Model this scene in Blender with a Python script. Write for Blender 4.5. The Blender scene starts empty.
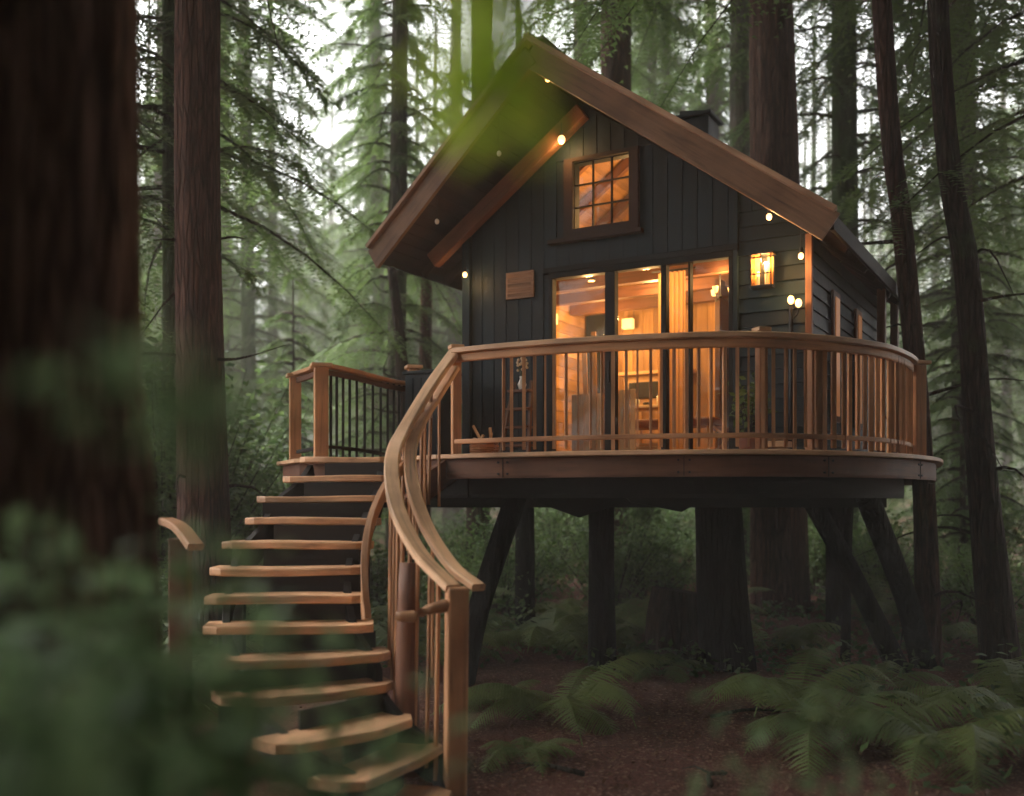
import bpy, math, random
import numpy as np
from mathutils import Vector, Matrix, Euler
random.seed(7); R = math.radians
sc = bpy.context.scene; col = sc.collection

# ---------------------------------------------------------------- camera, sky, sun, exposure
EYE = 2.1
cd = bpy.data.cameras.new('camera'); cam = bpy.data.objects.new('camera', cd); col.objects.link(cam)
cam.location = (0, 0, EYE); cam.rotation_euler = (R(90), 0, 0)
cd.sensor_width = 36; cd.lens = 36 * 1000 / 1024; cd.shift_y = 0.0996
cd.clip_start = 0.05; cd.clip_end = 600
cd.dof.use_dof = True; cd.dof.focus_distance = 10.3; cd.dof.aperture_fstop = 0.66
sc.camera = cam
w = bpy.data.worlds.new('World'); sc.world = w; w.use_nodes = True
nt = w.node_tree; nt.nodes.clear()
sky = nt.nodes.new('ShaderNodeTexSky'); sky.sky_type = 'NISHITA'; sky.sun_disc = False
SUN_EL, SUN_AZ = 56, 285          # degrees; azimuth clockwise from +Y
sky.sun_elevation = R(SUN_EL); sky.sun_rotation = R(SUN_AZ)
sky.dust_density = 5; sky.air_density = 1.2; sky.ozone_density = 0.6
hs = nt.nodes.new('ShaderNodeHueSaturation'); hs.inputs['Saturation'].default_value = 0.12
bg = nt.nodes.new('ShaderNodeBackground'); bg.inputs['Strength'].default_value = 0.15
wo = nt.nodes.new('ShaderNodeOutputWorld')
nt.links.new(sky.outputs[0], hs.inputs['Color']); nt.links.new(hs.outputs[0], bg.inputs['Color']); nt.links.new(bg.outputs[0], wo.inputs[0])
sd = bpy.data.lights.new('sun', 'SUN'); sd.energy = 1.5; sd.angle = R(20); sd.color = (1, 0.93, 0.82)
so = bpy.data.objects.new('sun', sd); col.objects.link(so)
so.rotation_euler = Vector((math.sin(R(SUN_AZ)) * math.cos(R(SUN_EL)), math.cos(R(SUN_AZ)) * math.cos(R(SUN_EL)), math.sin(R(SUN_EL)))).to_track_quat('Z', 'Y').to_euler()
sc.view_settings.view_transform = 'Standard'; sc.view_settings.look = 'None'
sc.view_settings.gamma = 1; sc.view_settings.use_curve_mapping = False
sc.view_settings.exposure = 2.6
sc.render.engine = 'CYCLES'
cy = sc.cycles
cy.use_denoising = True
cy.max_bounces = 8; cy.diffuse_bounces = 3; cy.glossy_bounces = 2; cy.transmission_bounces = 2
cy.transparent_max_bounces = 8; cy.volume_bounces = 2; cy.sample_clamp_indirect = 4
HAZE = 0.0046

# ---------------------------------------------------------------- materials
def new_mat(name):
    m = bpy.data.materials.new(name); m.use_nodes = True
    n = m.node_tree.nodes; l = m.node_tree.links
    return m, n, l, n['Principled BSDF'], n['Material Output']
def ramp(n, stops):
    r = n.new('ShaderNodeValToRGB'); e = r.color_ramp.elements
    while len(e) < len(stops): e.new(0.5)
    for k, (p, c) in enumerate(stops): e[k].position = p; e[k].color = (*c, 1)
    return r
def lin(c, k): return tuple(x * k for x in c)

def wood(name, c, rough=0.55, var=0.35, grain=(1.3, 22, 22), bump=0.25, spec=0.35):
    m, n, l, b, o = new_mat(name)
    a = n.new('ShaderNodeAttribute'); a.attribute_name = 'lc'
    mp = n.new('ShaderNodeMapping'); mp.inputs['Scale'].default_value = grain
    l.new(a.outputs['Vector'], mp.inputs[0])
    t = n.new('ShaderNodeTexNoise'); t.inputs['Scale'].default_value = 1; t.inputs['Detail'].default_value = 6; t.inputs['Roughness'].default_value = 0.62; t.inputs['Distortion'].default_value = 0.6
    l.new(mp.outputs[0], t.inputs['Vector'])
    r = ramp(n, [(0.28, lin(c, 0.45)), (0.48, lin(c, 0.9)), (0.62, c), (0.8, lin(c, 1.25))])
    l.new(t.outputs['Fac'], r.inputs[0])
    st = n.new('ShaderNodeTexNoise'); st.inputs['Scale'].default_value = 1.7; st.inputs['Detail'].default_value = 4      # weather stains
    l.new(a.outputs['Vector'], st.inputs['Vector'])
    sr = ramp(n, [(0.35, (0.55, 0.52, 0.5)), (0.6, (1, 1, 1))]); l.new(st.outputs['Fac'], sr.inputs[0])
    mx = n.new('ShaderNodeMix'); mx.data_type = 'RGBA'; mx.blend_type = 'MULTIPLY'; mx.inputs[0].default_value = 0.8
    l.new(r.outputs[0], mx.inputs[6]); l.new(sr.outputs[0], mx.inputs[7])
    rn = n.new('ShaderNodeAttribute'); rn.attribute_name = 'rnd'
    mr = n.new('ShaderNodeMapRange'); mr.inputs[3].default_value = 1 - var; mr.inputs[4].default_value = 1 + var * 0.7
    l.new(rn.outputs['Fac'], mr.inputs[0])
    h = n.new('ShaderNodeHueSaturation'); l.new(mr.outputs[0], h.inputs['Value']); l.new(mx.outputs[2], h.inputs['Color'])
    l.new(h.outputs[0], b.inputs['Base Color'])
    rr = n.new('ShaderNodeMapRange'); rr.inputs[3].default_value = rough - 0.12; rr.inputs[4].default_value = rough + 0.2
    l.new(t.outputs['Fac'], rr.inputs[0]); l.new(rr.outputs[0], b.inputs['Roughness'])
    b.inputs['Specular IOR Level'].default_value = spec
    bp = n.new('ShaderNodeBump'); bp.inputs['Strength'].default_value = bump; bp.inputs['Distance'].default_value = 0.01
    l.new(t.outputs['Fac'], bp.inputs['Height']); l.new(bp.outputs[0], b.inputs['Normal'])
    return m

def bark(name, c1, c2, moss=0.0, sc_=1.0):
    m, n, l, b, o = new_mat(name)
    tc = n.new('ShaderNodeTexCoord'); mp = n.new('ShaderNodeMapping'); mp.inputs['Scale'].default_value = (9 * sc_, 9 * sc_, 1.1 * sc_)
    l.new(tc.outputs['Object'], mp.inputs[0])
    t = n.new('ShaderNodeTexNoise'); t.inputs['Scale'].default_value = 1.6; t.inputs['Detail'].default_value = 8; t.inputs['Roughness'].default_value = 0.65; t.inputs['Distortion'].default_value = 1.2
    l.new(mp.outputs[0], t.inputs['Vector'])
    v = n.new('ShaderNodeTexVoronoi'); v.feature = 'DISTANCE_TO_EDGE'; v.inputs['Scale'].default_value = 1.7
    l.new(mp.outputs[0], v.inputs['Vector'])
    r = ramp(n, [(0.3, lin(c1, 0.4)), (0.5, c1), (0.72, c2)]); l.new(t.outputs['Fac'], r.inputs[0])
    vr = ramp(n, [(0.0, (0.35, 0.32, 0.3)), (0.18, (1, 1, 1))]); l.new(v.outputs['Distance'], vr.inputs[0])
    mx = n.new('ShaderNodeMix'); mx.data_type = 'RGBA'; mx.blend_type = 'MULTIPLY'; mx.inputs[0].default_value = 0.8
    l.new(r.outputs[0], mx.inputs[6]); l.new(vr.outputs[0], mx.inputs[7])
    outc = mx.outputs[2]
    if moss > 0:
        mt = n.new('ShaderNodeTexNoise'); mt.inputs['Scale'].default_value = 1.4; mt.inputs['Detail'].default_value = 5
        l.new(tc.outputs['Object'], mt.inputs['Vector'])
        ms = ramp(n, [(0.62 - moss * 0.3, (0, 0, 0)), (0.75 - moss * 0.25, (1, 1, 1))]); l.new(mt.outputs['Fac'], ms.inputs[0])
        m2 = n.new('ShaderNodeMix'); m2.data_type = 'RGBA'; l.new(ms.outputs[0], m2.inputs[0])
        l.new(outc, m2.inputs[6]); m2.inputs[7].default_value = (0.045, 0.07, 0.025, 1); outc = m2.outputs[2]
    l.new(outc, b.inputs['Base Color']); b.inputs['Roughness'].default_value = 0.9; b.inputs['Specular IOR Level'].default_value = 0.15
    ad = n.new('ShaderNodeMath'); ad.operation = 'ADD'; l.new(t.outputs['Fac'], ad.inputs[0]); l.new(vr.outputs[0], ad.inputs[1])
    bp = n.new('ShaderNodeBump'); bp.inputs['Strength'].default_value = 0.8; bp.inputs['Distance'].default_value = 0.04
    l.new(ad.outputs[0], bp.inputs['Height']); l.new(bp.outputs[0], b.inputs['Normal'])
    return m

def leafy(name, ca, cb, trans=0.35, rough=0.55):
    m, n, l, b, o = new_mat(name)
    rn = n.new('ShaderNodeAttribute'); rn.attribute_name = 'rnd'
    oi = n.new('ShaderNodeObjectInfo')
    tc = n.new('ShaderNodeTexCoord'); t = n.new('ShaderNodeTexNoise'); t.inputs['Scale'].default_value = 0.9; t.inputs['Detail'].default_value = 3
    l.new(tc.outputs['Object'], t.inputs['Vector'])
    a1 = n.new('ShaderNodeMath'); a1.operation = 'MULTIPLY_ADD'; l.new(t.outputs['Fac'], a1.inputs[0]); a1.inputs[1].default_value = 0.9; 
    a2 = n.new('ShaderNodeMath'); a2.operation = 'MULTIPLY_ADD'; l.new(rn.outputs['Fac'], a2.inputs[0]); a2.inputs[1].default_value = 0.5; a2.inputs[2].default_value = -0.3
    l.new(a2.outputs[0], a1.inputs[2])
    a3 = n.new('ShaderNodeMath'); a3.operation = 'MULTIPLY_ADD'; l.new(oi.outputs['Random'], a3.inputs[0]); a3.inputs[1].default_value = 0.3; l.new(a1.outputs[0], a3.inputs[2])
    r = ramp(n, [(0.1, ca), (0.9, cb)]); l.new(a3.outputs[0], r.inputs[0])
    l.new(r.outputs[0], b.inputs['Base Color']); b.inputs['Roughness'].default_value = rough; b.inputs['Specular IOR Level'].default_value = 0.3
    tr = n.new('ShaderNodeBsdfTranslucent'); h = n.new('ShaderNodeHueSaturation'); h.inputs['Value'].default_value = 1.3; h.inputs['Hue'].default_value = 0.49
    l.new(r.outputs[0], h.inputs['Color']); l.new(h.outputs[0], tr.inputs[0])
    ms = n.new('ShaderNodeMixShader'); ms.inputs[0].default_value = trans
    l.new(b.outputs[0], ms.inputs[1]); l.new(tr.outputs[0], ms.inputs[2]); l.new(ms.outputs[0], o.inputs[0])
    return m

def plain(name, c, rough=0.5, metal=0.0, noise=0.15, scale=12):
    m, n, l, b, o = new_mat(name)
    tc = n.new('ShaderNodeTexCoord'); t = n.new('ShaderNodeTexNoise'); t.inputs['Scale'].default_value = scale; t.inputs['Detail'].default_value = 5
    l.new(tc.outputs['Object'], t.inputs['Vector'])
    r = ramp(n, [(0.3, lin(c, 1 - noise)), (0.7, lin(c, 1 + noise))]); l.new(t.outputs['Fac'], r.inputs[0])
    l.new(r.outputs[0], b.inputs['Base Color']); b.inputs['Roughness'].default_value = rough; b.inputs['Metallic'].default_value = metal
    return m
def emit(name, c, s):
    m, n, l, b, o = new_mat(name)
    b.inputs['Base Color'].default_value = (*c, 1); b.inputs['Emission Color'].default_value = (*c, 1); b.inputs['Emission Strength'].default_value = s
    return m
def glass(name):
    m, n, l, b, o = new_mat(name); n.remove(b)
    f = n.new('ShaderNodeFresnel'); f.inputs[0].default_value = 1.45
    t = n.new('ShaderNodeBsdfTransparent'); t.inputs[0].default_value = (0.93, 0.93, 0.9, 1); g = n.new('ShaderNodeBsdfGlossy'); g.inputs['Roughness'].default_value = 0.03
    ms = n.new('ShaderNodeMixShader'); k_ = n.new('ShaderNodeMath'); k_.operation = 'MULTIPLY'; k_.inputs[1].default_value = .55; l.new(f.outputs[0], k_.inputs[0]); l.new(k_.outputs[0], ms.inputs[0]); l.new(t.outputs[0], ms.inputs[1]); l.new(g.outputs[0], ms.inputs[2]); l.new(ms.outputs[0], o.inputs[0])
    return m

M = {
 'deckwood': wood('cedar_wood', (0.62, 0.31, 0.145)),
 'railtop': wood('handrail_wood', (0.80, 0.48, 0.27), rough=0.42, var=0.15),
 'tread': wood('tread_wood', (0.80, 0.45, 0.24), rough=0.45, var=0.3),
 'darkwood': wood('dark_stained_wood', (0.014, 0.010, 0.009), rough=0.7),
 'rake': wood('rake_board_wood', (0.30, 0.165, 0.095), rough=0.6, var=0.2),
 'raketrim': wood('rake_trim_wood', (0.52, 0.31, 0.19), rough=0.55, var=0.15),
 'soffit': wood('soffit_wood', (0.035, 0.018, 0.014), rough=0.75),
 'beam': wood('beam_wood', (0.20, 0.085, 0.045), rough=0.6, var=0.2),
 'siding': wood('dark_teal_siding', (0.0008, 0.011, 0.019), rough=0.6, var=0.35, bump=0.12, spec=0.3),
 'frame': wood('charcoal_frame', (0.010, 0.011, 0.012), rough=0.6, var=0.1, spec=.15),
 'interior': wood('interior_pine', (0.46, 0.25, 0.095), rough=0.5, var=0.3),
 'interior_dark': wood('interior_walnut', (0.10, 0.045, 0.025), rough=0.5),
 'pale': wood('pale_pine', (0.62, 0.38, 0.19), rough=0.5),
 'metal': plain('dark_metal', (0.02, 0.02, 0.022), 0.45, 0.7),
 'roofing': plain('dark_shingle', (0.035, 0.030, 0.030), 0.85, 0, 0.5, 40),
 'black': plain('black_enamel', (0.006, 0.006, 0.007), 0.6),
 'cream': plain('cream_linen', (0.6, 0.48, 0.33), 0.9),
 'curtain': leafy('amber_curtain', (0.50, 0.30, 0.12), (0.62, 0.40, 0.19), .5),
 'brownfab': plain('brown_leather', (0.16, 0.06, 0.035), 0.5),
 'ceramic': plain('white_ceramic', (0.65, 0.62, 0.56), 0.3),
 'glass': glass('window_glass'), 'amber': emit('amber_lit_glass', (0.9, 0.33, 0.07), .032), 'dimpane': emit('dim_glow_pane', (0.6, 0.22, 0.05), .035),
 'bulb': emit('bulb_glow', (1.0, 0.52, 0.16), .9),
 'shade': emit('lamp_shade_glow', (1.0, 0.62, 0.22), .32),
 'bark_red': bark('redwood_bark', (0.075, 0.034, 0.024), (0.15, 0.075, 0.052)),
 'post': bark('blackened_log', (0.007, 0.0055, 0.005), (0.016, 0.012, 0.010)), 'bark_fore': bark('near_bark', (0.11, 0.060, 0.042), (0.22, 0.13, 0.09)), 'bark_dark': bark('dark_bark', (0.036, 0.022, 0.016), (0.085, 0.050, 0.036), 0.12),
 'bark_grey': bark('grey_bark', (0.075, 0.062, 0.05), (0.14, 0.12, 0.10), 0.35),
 'bark_moss': bark('mossy_bark', (0.05, 0.045, 0.03), (0.08, 0.08, 0.05), 0.9),
 'needles': leafy('conifer_needles', (0.035, 0.072, 0.024), (0.12, 0.185, 0.055)),
 'bush': leafy('bush_leaves', (0.04, 0.085, 0.03), (0.13, 0.20, 0.06), 0.4),
 'fern': leafy('fern_fronds', (0.055, 0.085, 0.025), (0.16, 0.20, 0.06), 0.35),
 'cover': leafy('ground_leaves', (0.03, 0.06, 0.022), (0.09, 0.14, 0.045), 0.3),
 'bright': leafy('fresh_leaf', (0.38, 0.56, 0.07), (0.52, 0.68, 0.12), 0.65),
 'blue': leafy('blue_green_leaf', (0.15, 0.25, 0.12), (0.27, 0.39, 0.20), 0.35),
 'litter': leafy('leaf_litter', (0.07, 0.032, 0.02), (0.22, 0.11, 0.06), 0.0, 0.8),
}

# ---------------------------------------------------------------- mesh helpers
class MB:
    def __init__(s): s.v = []; s.f = []; s.lc = []; s.r = []
    def add(s, vs, fs, lcs, rnd=None):
        o = len(s.v); rnd = random.random() if rnd is None else rnd
        off = Vector((random.random() * 40, random.random() * 40, random.random() * 40))
        s.v += [tuple(p) for p in vs]; s.f += [tuple(i + o for i in f) for f in fs]
        s.lc += [tuple(Vector(c) + off) for c in lcs]; s.r += [rnd] * len(vs)
    def box(s, c, d, rot=None):
        rot = rot or Matrix.Identity(3); vs, lc = [], []
        ax = max(range(3), key=lambda i: d[i]); order = [ax] + [i for i in range(3) if i != ax]
        for i in (-1, 1):
            for j in (-1, 1):
                for k in (-1, 1):
                    p = Vector((i * d[0] / 2, j * d[1] / 2, k * d[2] / 2)); vs.append(rot @ p + Vector(c)); lc.append([p[q] for q in order])
        s.add(vs, [(0, 1, 3, 2), (4, 6, 7, 5), (0, 4, 5, 1), (2, 3, 7, 6), (0, 2, 6, 4), (1, 5, 7, 3)], lc)
    def beam(s, a, b, w_, h_, up=(0, 0, 1)):
        a, b = Vector(a), Vector(b); d = (b - a); L = d.length; d.normalize(); up = Vector(up)
        if abs(d.dot(up)) > 0.99: up = Vector((1, 0, 0))
        sd_ = d.cross(up).normalized(); u = sd_.cross(d)
        s.box((a + b) / 2, (L, w_, h_), Matrix((d, sd_, u)).transposed())
    def sweep(s, path, w_, h_, roll=None, taper=None):
        P = [Vector(p) for p in path]; n = len(P); vs, lc, fs = [], [], []; acc = 0
        for i, p in enumerate(P):
            d = (P[min(i + 1, n - 1)] - P[max(i - 1, 0)]).normalized()
            sd_ = d.cross(Vector((0, 0, 1))).normalized(); u = sd_.cross(d)
            if i: acc += (p - P[i - 1]).length
            k = taper[i] if taper else 1
            for (x, y) in ((-1, -.7), (-.8, -1), (.8, -1), (1, -.7), (1, .7), (.8, 1), (-.8, 1), (-1, .7)):
                vs.append(p + sd_ * x * w_ / 2 * k + u * y * h_ / 2 * k); lc.append((acc, x * w_ / 2, y * h_ / 2))
        for i in range(n - 1):
            for q in range(8): a = i * 8 + q; b = i * 8 + (q + 1) % 8; fs.append((a, b, b + 8, a + 8))
        fs.append(tuple(range(8))[::-1]); fs.append(tuple(range((n - 1) * 8, n * 8)))
        s.add(vs, fs, lc)
    def tube(s, path, rad, n=8, wob=0.0, seed=0, cap=True, ridge=0.0):
        P = [Vector(p) for p in path]; m = len(P); vs, lc, fs = [], [], []; acc = 0; rg = random.Random(seed)
        ph = [rg.random() * 6.28 for _ in range(6)]
        for i, p in enumerate(P):
            d = (P[min(i + 1, m - 1)] - P[max(i - 1, 0)]).normalized()
            ref = Vector((1, 0, 0)) if abs(d.x) < 0.9 else Vector((0, 1, 0))
            a1 = d.cross(ref).normalized(); a2 = d.cross(a1)
            if i: acc += (p - P[i - 1]).length
            r_ = rad[i] if hasattr(rad, '__len__') else rad
            for q in range(n):
                t = 6.28318 * q / n
                k = 1 + wob * (math.sin(2 * t + ph[0] + acc * .35) * .5 + math.sin(3 * t + ph[1] - acc * .5) * .5) + ridge * (math.sin(9 * t + ph[2] + math.sin(acc * .8) * .8) * .5 + math.sin(14 * t + ph[3] + math.sin(acc * 1.1 + ph[4]) * .7) * .5)
                vs.append(p + (a1 * math.cos(t) + a2 * math.sin(t)) * r_ * k); lc.append((acc, math.cos(t) * r_, math.sin(t) * r_))
        for i in range(m - 1):
            for q in range(n): a = i * n + q; b = i * n + (q + 1) % n; fs.append((a, a + n, b + n, b))
        if cap: fs.append(tuple(range(n))); fs.append(tuple(range((m - 1) * n, m * n))[::-1])
        s.add(vs, fs, lc)
    def prism(s, poly, thick, fn):       # poly: 2d points; fn(u, v, w) -> 3d
        n = len(poly); vs = [fn(u, v, 0) for u, v in poly] + [fn(u, v, thick) for u, v in poly]
        du = max(p[0] for p in poly) - min(p[0] for p in poly); dv = max(p[1] for p in poly) - min(p[1] for p in poly)
        lc = [((u, v, 0) if du > dv else (v, u, 0)) for u, v in poly] + [((u, v, thick) if du > dv else (v, u, thick)) for u, v in poly]
        fs = [tuple(range(n)), tuple(range(2 * n - 1, n - 1, -1))] + [(i, i + n, (i + 1) % n + n, (i + 1) % n) for i in range(n)]
        s.add(vs, fs, lc)
    def sphere(s, c, r, n=12, m=8, sz=1.0):
        vs, fs = [], []
        for i in range(m + 1):
            for q in range(n):
                a, b = math.pi * i / m, 6.28318 * q / n
                vs.append(Vector(c) + Vector((math.sin(a) * math.cos(b) * r, math.sin(a) * math.sin(b) * r, math.cos(a) * r * sz)))
        for i in range(m):
            for q in range(n): a = i * n + q; b = i * n + (q + 1) % n; fs.append((a, a + n, b + n, b))
        s.add(vs, fs, [tuple(v) for v in vs])
    def build(s, name, mat, parent=None, smooth=False, bevel=0.0):
        me = bpy.data.meshes.new(name); me.from_pydata(s.v, [], s.f)
        a = me.attributes.new('lc', 'FLOAT_VECTOR', 'POINT'); a.data.foreach_set('vector', np.array(s.lc, dtype=np.float32).ravel())
        a = me.attributes.new('rnd', 'FLOAT', 'POINT'); a.data.foreach_set('value', np.array(s.r, dtype=np.float32))
        me.materials.append(mat)
        if smooth: me.polygons.foreach_set('use_smooth', [True] * len(me.polygons))
        o = bpy.data.objects.new(name, me); col.objects.link(o)
        if parent: o.parent = parent
        if bevel:
            b = o.modifiers.new('b', 'BEVEL'); b.width = bevel; b.segments = 2; b.limit_method = 'ANGLE'; b.angle_limit = R(40)
        me.update(); return o
def npmesh(name, V, F, rnd, mat):           # V (n,3), F (m,k) uniform polygons
    me = bpy.data.meshes.new(name); k = F.shape[1]
    me.vertices.add(len(V)); me.vertices.foreach_set('co', V.astype(np.float32).ravel())
    me.loops.add(F.size); me.loops.foreach_set('vertex_index', F.astype(np.int32).ravel())
    me.polygons.add(len(F)); me.polygons.foreach_set('loop_start', np.arange(0, F.size, k, dtype=np.int32)); me.polygons.foreach_set('loop_total', np.full(len(F), k, dtype=np.int32))
    me.update(calc_edges=True)
    a = me.attributes.new('rnd', 'FLOAT', 'POINT'); a.data.foreach_set('value', rnd.astype(np.float32))
    me.materials.append(mat); return me
def tag(o, label=None, cat=None, group=None, kind=None):
    for k, v in (('label', label), ('category', cat), ('group', group), ('kind', kind)):
        if v: o[k] = v
    return o
def empty(name, loc=(0, 0, 0), rz=0.0, scale=1.0, **kw):
    o = bpy.data.objects.new(name, None); col.objects.link(o); o.location = loc; o.rotation_euler = (0, 0, rz); o.scale = (scale,) * 3; o.empty_display_size = 0.2
    return tag(o, **kw)
def linkobj(name, me, parent=None, loc=(0, 0, 0)):
    o = bpy.data.objects.new(name, me); col.objects.link(o); o.location = loc
    if parent: o.parent = parent
    return o
def spline(pts, n):                          # Catmull-Rom
    P = [Vector(p) for p in pts]; P = [P[0] * 2 - P[1]] + P + [P[-1] * 2 - P[-2]]; out = []; m = len(P) - 3
    for i in range(n + 1):
        t = i / n * m; k = min(int(t), m - 1); t -= k; a, b, c, d = P[k:k + 4]
        out.append(0.5 * ((2 * b) + (c - a) * t + (2 * a - 5 * b + 4 * c - d) * t * t + (3 * b - a - 3 * c + d) * t ** 3))
    return out

# ---------------------------------------------------------------- ground
def hgt(x, y):
    x = np.asarray(x, float); y = np.asarray(y, float)
    s = np.clip((y - 13) / 50, 0, 1); far = np.clip((np.hypot(x, y) - 60) / 60, 0, 1)
    k = np.clip((np.hypot(x - 0.5, y - 8) - 4) / 6, 0, 1)
    return s * 2.6 + far * 1.5 + k * (0.10 * np.sin(x * .7 + 1) * np.cos(y * .6) + 0.05 * np.sin(x * 1.9 + y * 1.3) + .12 * np.sin(x * .23 + y * .31))
def gz(x, y): return float(hgt(x, y))
u = np.linspace(-1, 1, 241); g = np.sign(u) * (np.abs(u) ** 2.2) * 110
GX, GY = np.meshgrid(g, g + 10); V = np.stack([GX, GY, hgt(GX, GY) + 0.012 * np.sin(GX * 9.1) * np.sin(GY * 8.3)], -1).reshape(-1, 3)
i = np.arange(240); I, J = np.meshgrid(i, i); a = (J * 241 + I).ravel(); F = np.stack([a, a + 1, a + 242, a + 241], 1)
m, n, l, b, o = new_mat('forest_soil')
tc = n.new('ShaderNodeTexCoord')
t1 = n.new('ShaderNodeTexNoise'); t1.inputs['Scale'].default_value = 1.1; t1.inputs['Detail'].default_value = 8; t1.inputs['Roughness'].default_value = .7
t2 = n.new('ShaderNodeTexNoise'); t2.inputs['Scale'].default_value = 26; t2.inputs['Detail'].default_value = 6; t2.inputs['Roughness'].default_value = .75
vo = n.new('ShaderNodeTexVoronoi'); vo.inputs['Scale'].default_value = 42
for t in (t1, t2, vo): l.new(tc.outputs['Object'], t.inputs['Vector'])
r1 = ramp(n, [(0.3, (0.075, 0.034, 0.024)), (0.55, (0.18, 0.078, 0.055)), (0.8, (0.30, 0.14, 0.10))]); l.new(t2.outputs['Fac'], r1.inputs[0])
r2 = ramp(n, [(0.35, (0.6, 0.6, 0.55)), (0.65, (1.1, 1.0, 1.0))]); l.new(t1.outputs['Fac'], r2.inputs[0])
mx = n.new('ShaderNodeMix'); mx.data_type = 'RGBA'; mx.blend_type = 'MULTIPLY'; mx.inputs[0].default_value = 1; l.new(r1.outputs[0], mx.inputs[6]); l.new(r2.outputs[0], mx.inputs[7])
sx = n.new('ShaderNodeSeparateColor'); l.new(vo.outputs['Color'], sx.inputs[0])
r3 = ramp(n, [(0.90, (0, 0, 0)), (0.93, (1, 1, 1))]); l.new(sx.outputs[0], r3.inputs[0])
m3 = n.new('ShaderNodeMix'); m3.data_type = 'RGBA'; l.new(r3.outputs[0], m3.inputs[0]); l.new(mx.outputs[2], m3.inputs[6]); m3.inputs[7].default_value = (0.30, 0.17, 0.12, 1)
l.new(m3.outputs[2], b.inputs['Base Color']); b.inputs['Roughness'].default_value = 0.9; b.inputs['Specular IOR Level'].default_value = .2
bp = n.new('ShaderNodeBump'); bp.inputs['Strength'].default_value = 1; bp.inputs['Distance'].default_value = .04
ad = n.new('ShaderNodeMath'); l.new(t2.outputs['Fac'], ad.inputs[0]); l.new(vo.outputs['Distance'], ad.inputs[1]); l.new(ad.outputs[0], bp.inputs['Height']); l.new(bp.outputs[0], b.inputs['Normal'])
me = npmesh('ground', V, F, np.zeros(len(V)), m); me.polygons.foreach_set('use_smooth', [True] * len(F))
tag(linkobj('ground', me), 'reddish brown forest floor sloping gently up behind the cabin', 'ground', kind='structure')

# haze
hz = MB(); hz.box((0, 10, 21.5), (236, 236, 50)); m, n, l, b, o = new_mat('forest_haze'); n.remove(b)
pv = n.new('ShaderNodeVolumePrincipled'); pv.inputs['Color'].default_value = (0.97, 0.95, 0.90, 1); pv.inputs['Density'].default_value = HAZE; pv.inputs['Anisotropy'].default_value = -0.35
l.new(pv.outputs[0], o.inputs['Volume'])
tag(hz.build('haze', m), 'pale green mist filling the forest', 'haze', kind='stuff')

# ---------------------------------------------------------------- deck (world coordinates)
DZ = 2.55
deck = empty('deck', (1.5, 11.5, 0), label='raised curved cedar deck with slatted railing round the cabin, on dark posts', cat='deck')
DL = Vector((1.5, 11.5, 0))
class DMB(MB):                                # built in world coordinates, stored relative to the deck's base
    def build(s, *a, **k):
        s.v = [tuple(Vector(p) - DL) for p in s.v]; return super().build(*a, **k)
front = spline([(-.72, 9.95), (-.1, 9.55), (.6, 9.22), (1.3, 9.0), (2.0, 8.88), (2.6, 8.98), (3.2, 9.27), (3.8, 9.75), (4.35, 10.4), (4.78, 11.2), (5.3, 12.5), (5.8, 13.9)] if False else
               [(-.72, 9.95, 0), (-.1, 9.55, 0), (.6, 9.22, 0), (1.3, 9.0, 0), (2.0, 8.88, 0), (2.6, 8.98, 0), (3.2, 9.27, 0), (3.8, 9.75, 0), (4.35, 10.4, 0), (4.78, 11.2, 0), (5.3, 12.5, 0), (5.8, 13.9, 0)], 66)
back = [Vector(p + (0,)) for p in [(5.8, 15.2), (4.6, 16.6), (2.6, 17.6), (.5, 17.3), (-.5, 15.6), (-1.15, 13.4), (-2.55, 12.2), (-2.72, 11.75), (-2.35, 10.95), (-1.28, 10.55)]]
outline = front + back
def inset(P, d):
    n_ = len(P); out = []
    for k in range(n_):
        t = (P[(k + 1) % n_] - P[k - 1]).normalized(); out.append(P[k] + Vector((-t.y, t.x, 0)) * d)
    return out
def slab(mb, P, z0, z1): mb.prism([(p.x, p.y) for p in P], z1 - z0, lambda u_, v_, w_: (u_, v_, z0 + w_))
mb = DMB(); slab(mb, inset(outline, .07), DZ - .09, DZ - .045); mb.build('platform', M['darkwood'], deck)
mb = DMB()                                    # deck boards, each clipped to the outline
ins = inset(outline, .03)
yb = 8.8
while yb < 17.7:
    ya, yc = yb, yb + .135
    def cross(yy):
        xs = []
        for k in range(len(ins)):
            p, q = ins[k], ins[(k + 1) % len(ins)]
            if (p.y > yy) != (q.y > yy): xs.append(p.x + (yy - p.y) / (q.y - p.y) * (q.x - p.x))
        return sorted(xs)
    c0, c1 = cross(ya + .002), cross(yc - .002)
    if len(c0) >= 2 and len(c1) >= 2:
        mb.prism([(c0[0], ya), (c0[-1], ya), (c1[-1], yc), (c1[0], yc)], .04, lambda u_, v_, w_: (u_, v_, DZ - .043 + w_))
    yb += .142
mb.build('deck_boards', M['deckwood'], deck)
ring = inset(outline, 0.0); ring = ring + [ring[0]]
mb = DMB(); mb.sweep([p + Vector((0, 0, DZ - .022)) for p in ring], .09, .045); mb.build('edge_trim', M['railtop'], deck)
ring2 = inset(outline, .05); ring2 += [ring2[0]]
mb = DMB(); mb.sweep([p + Vector((0, 0, DZ - .145)) for p in ring2], .045, .19); mb.build('fascia', M['beam'], deck)
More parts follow.
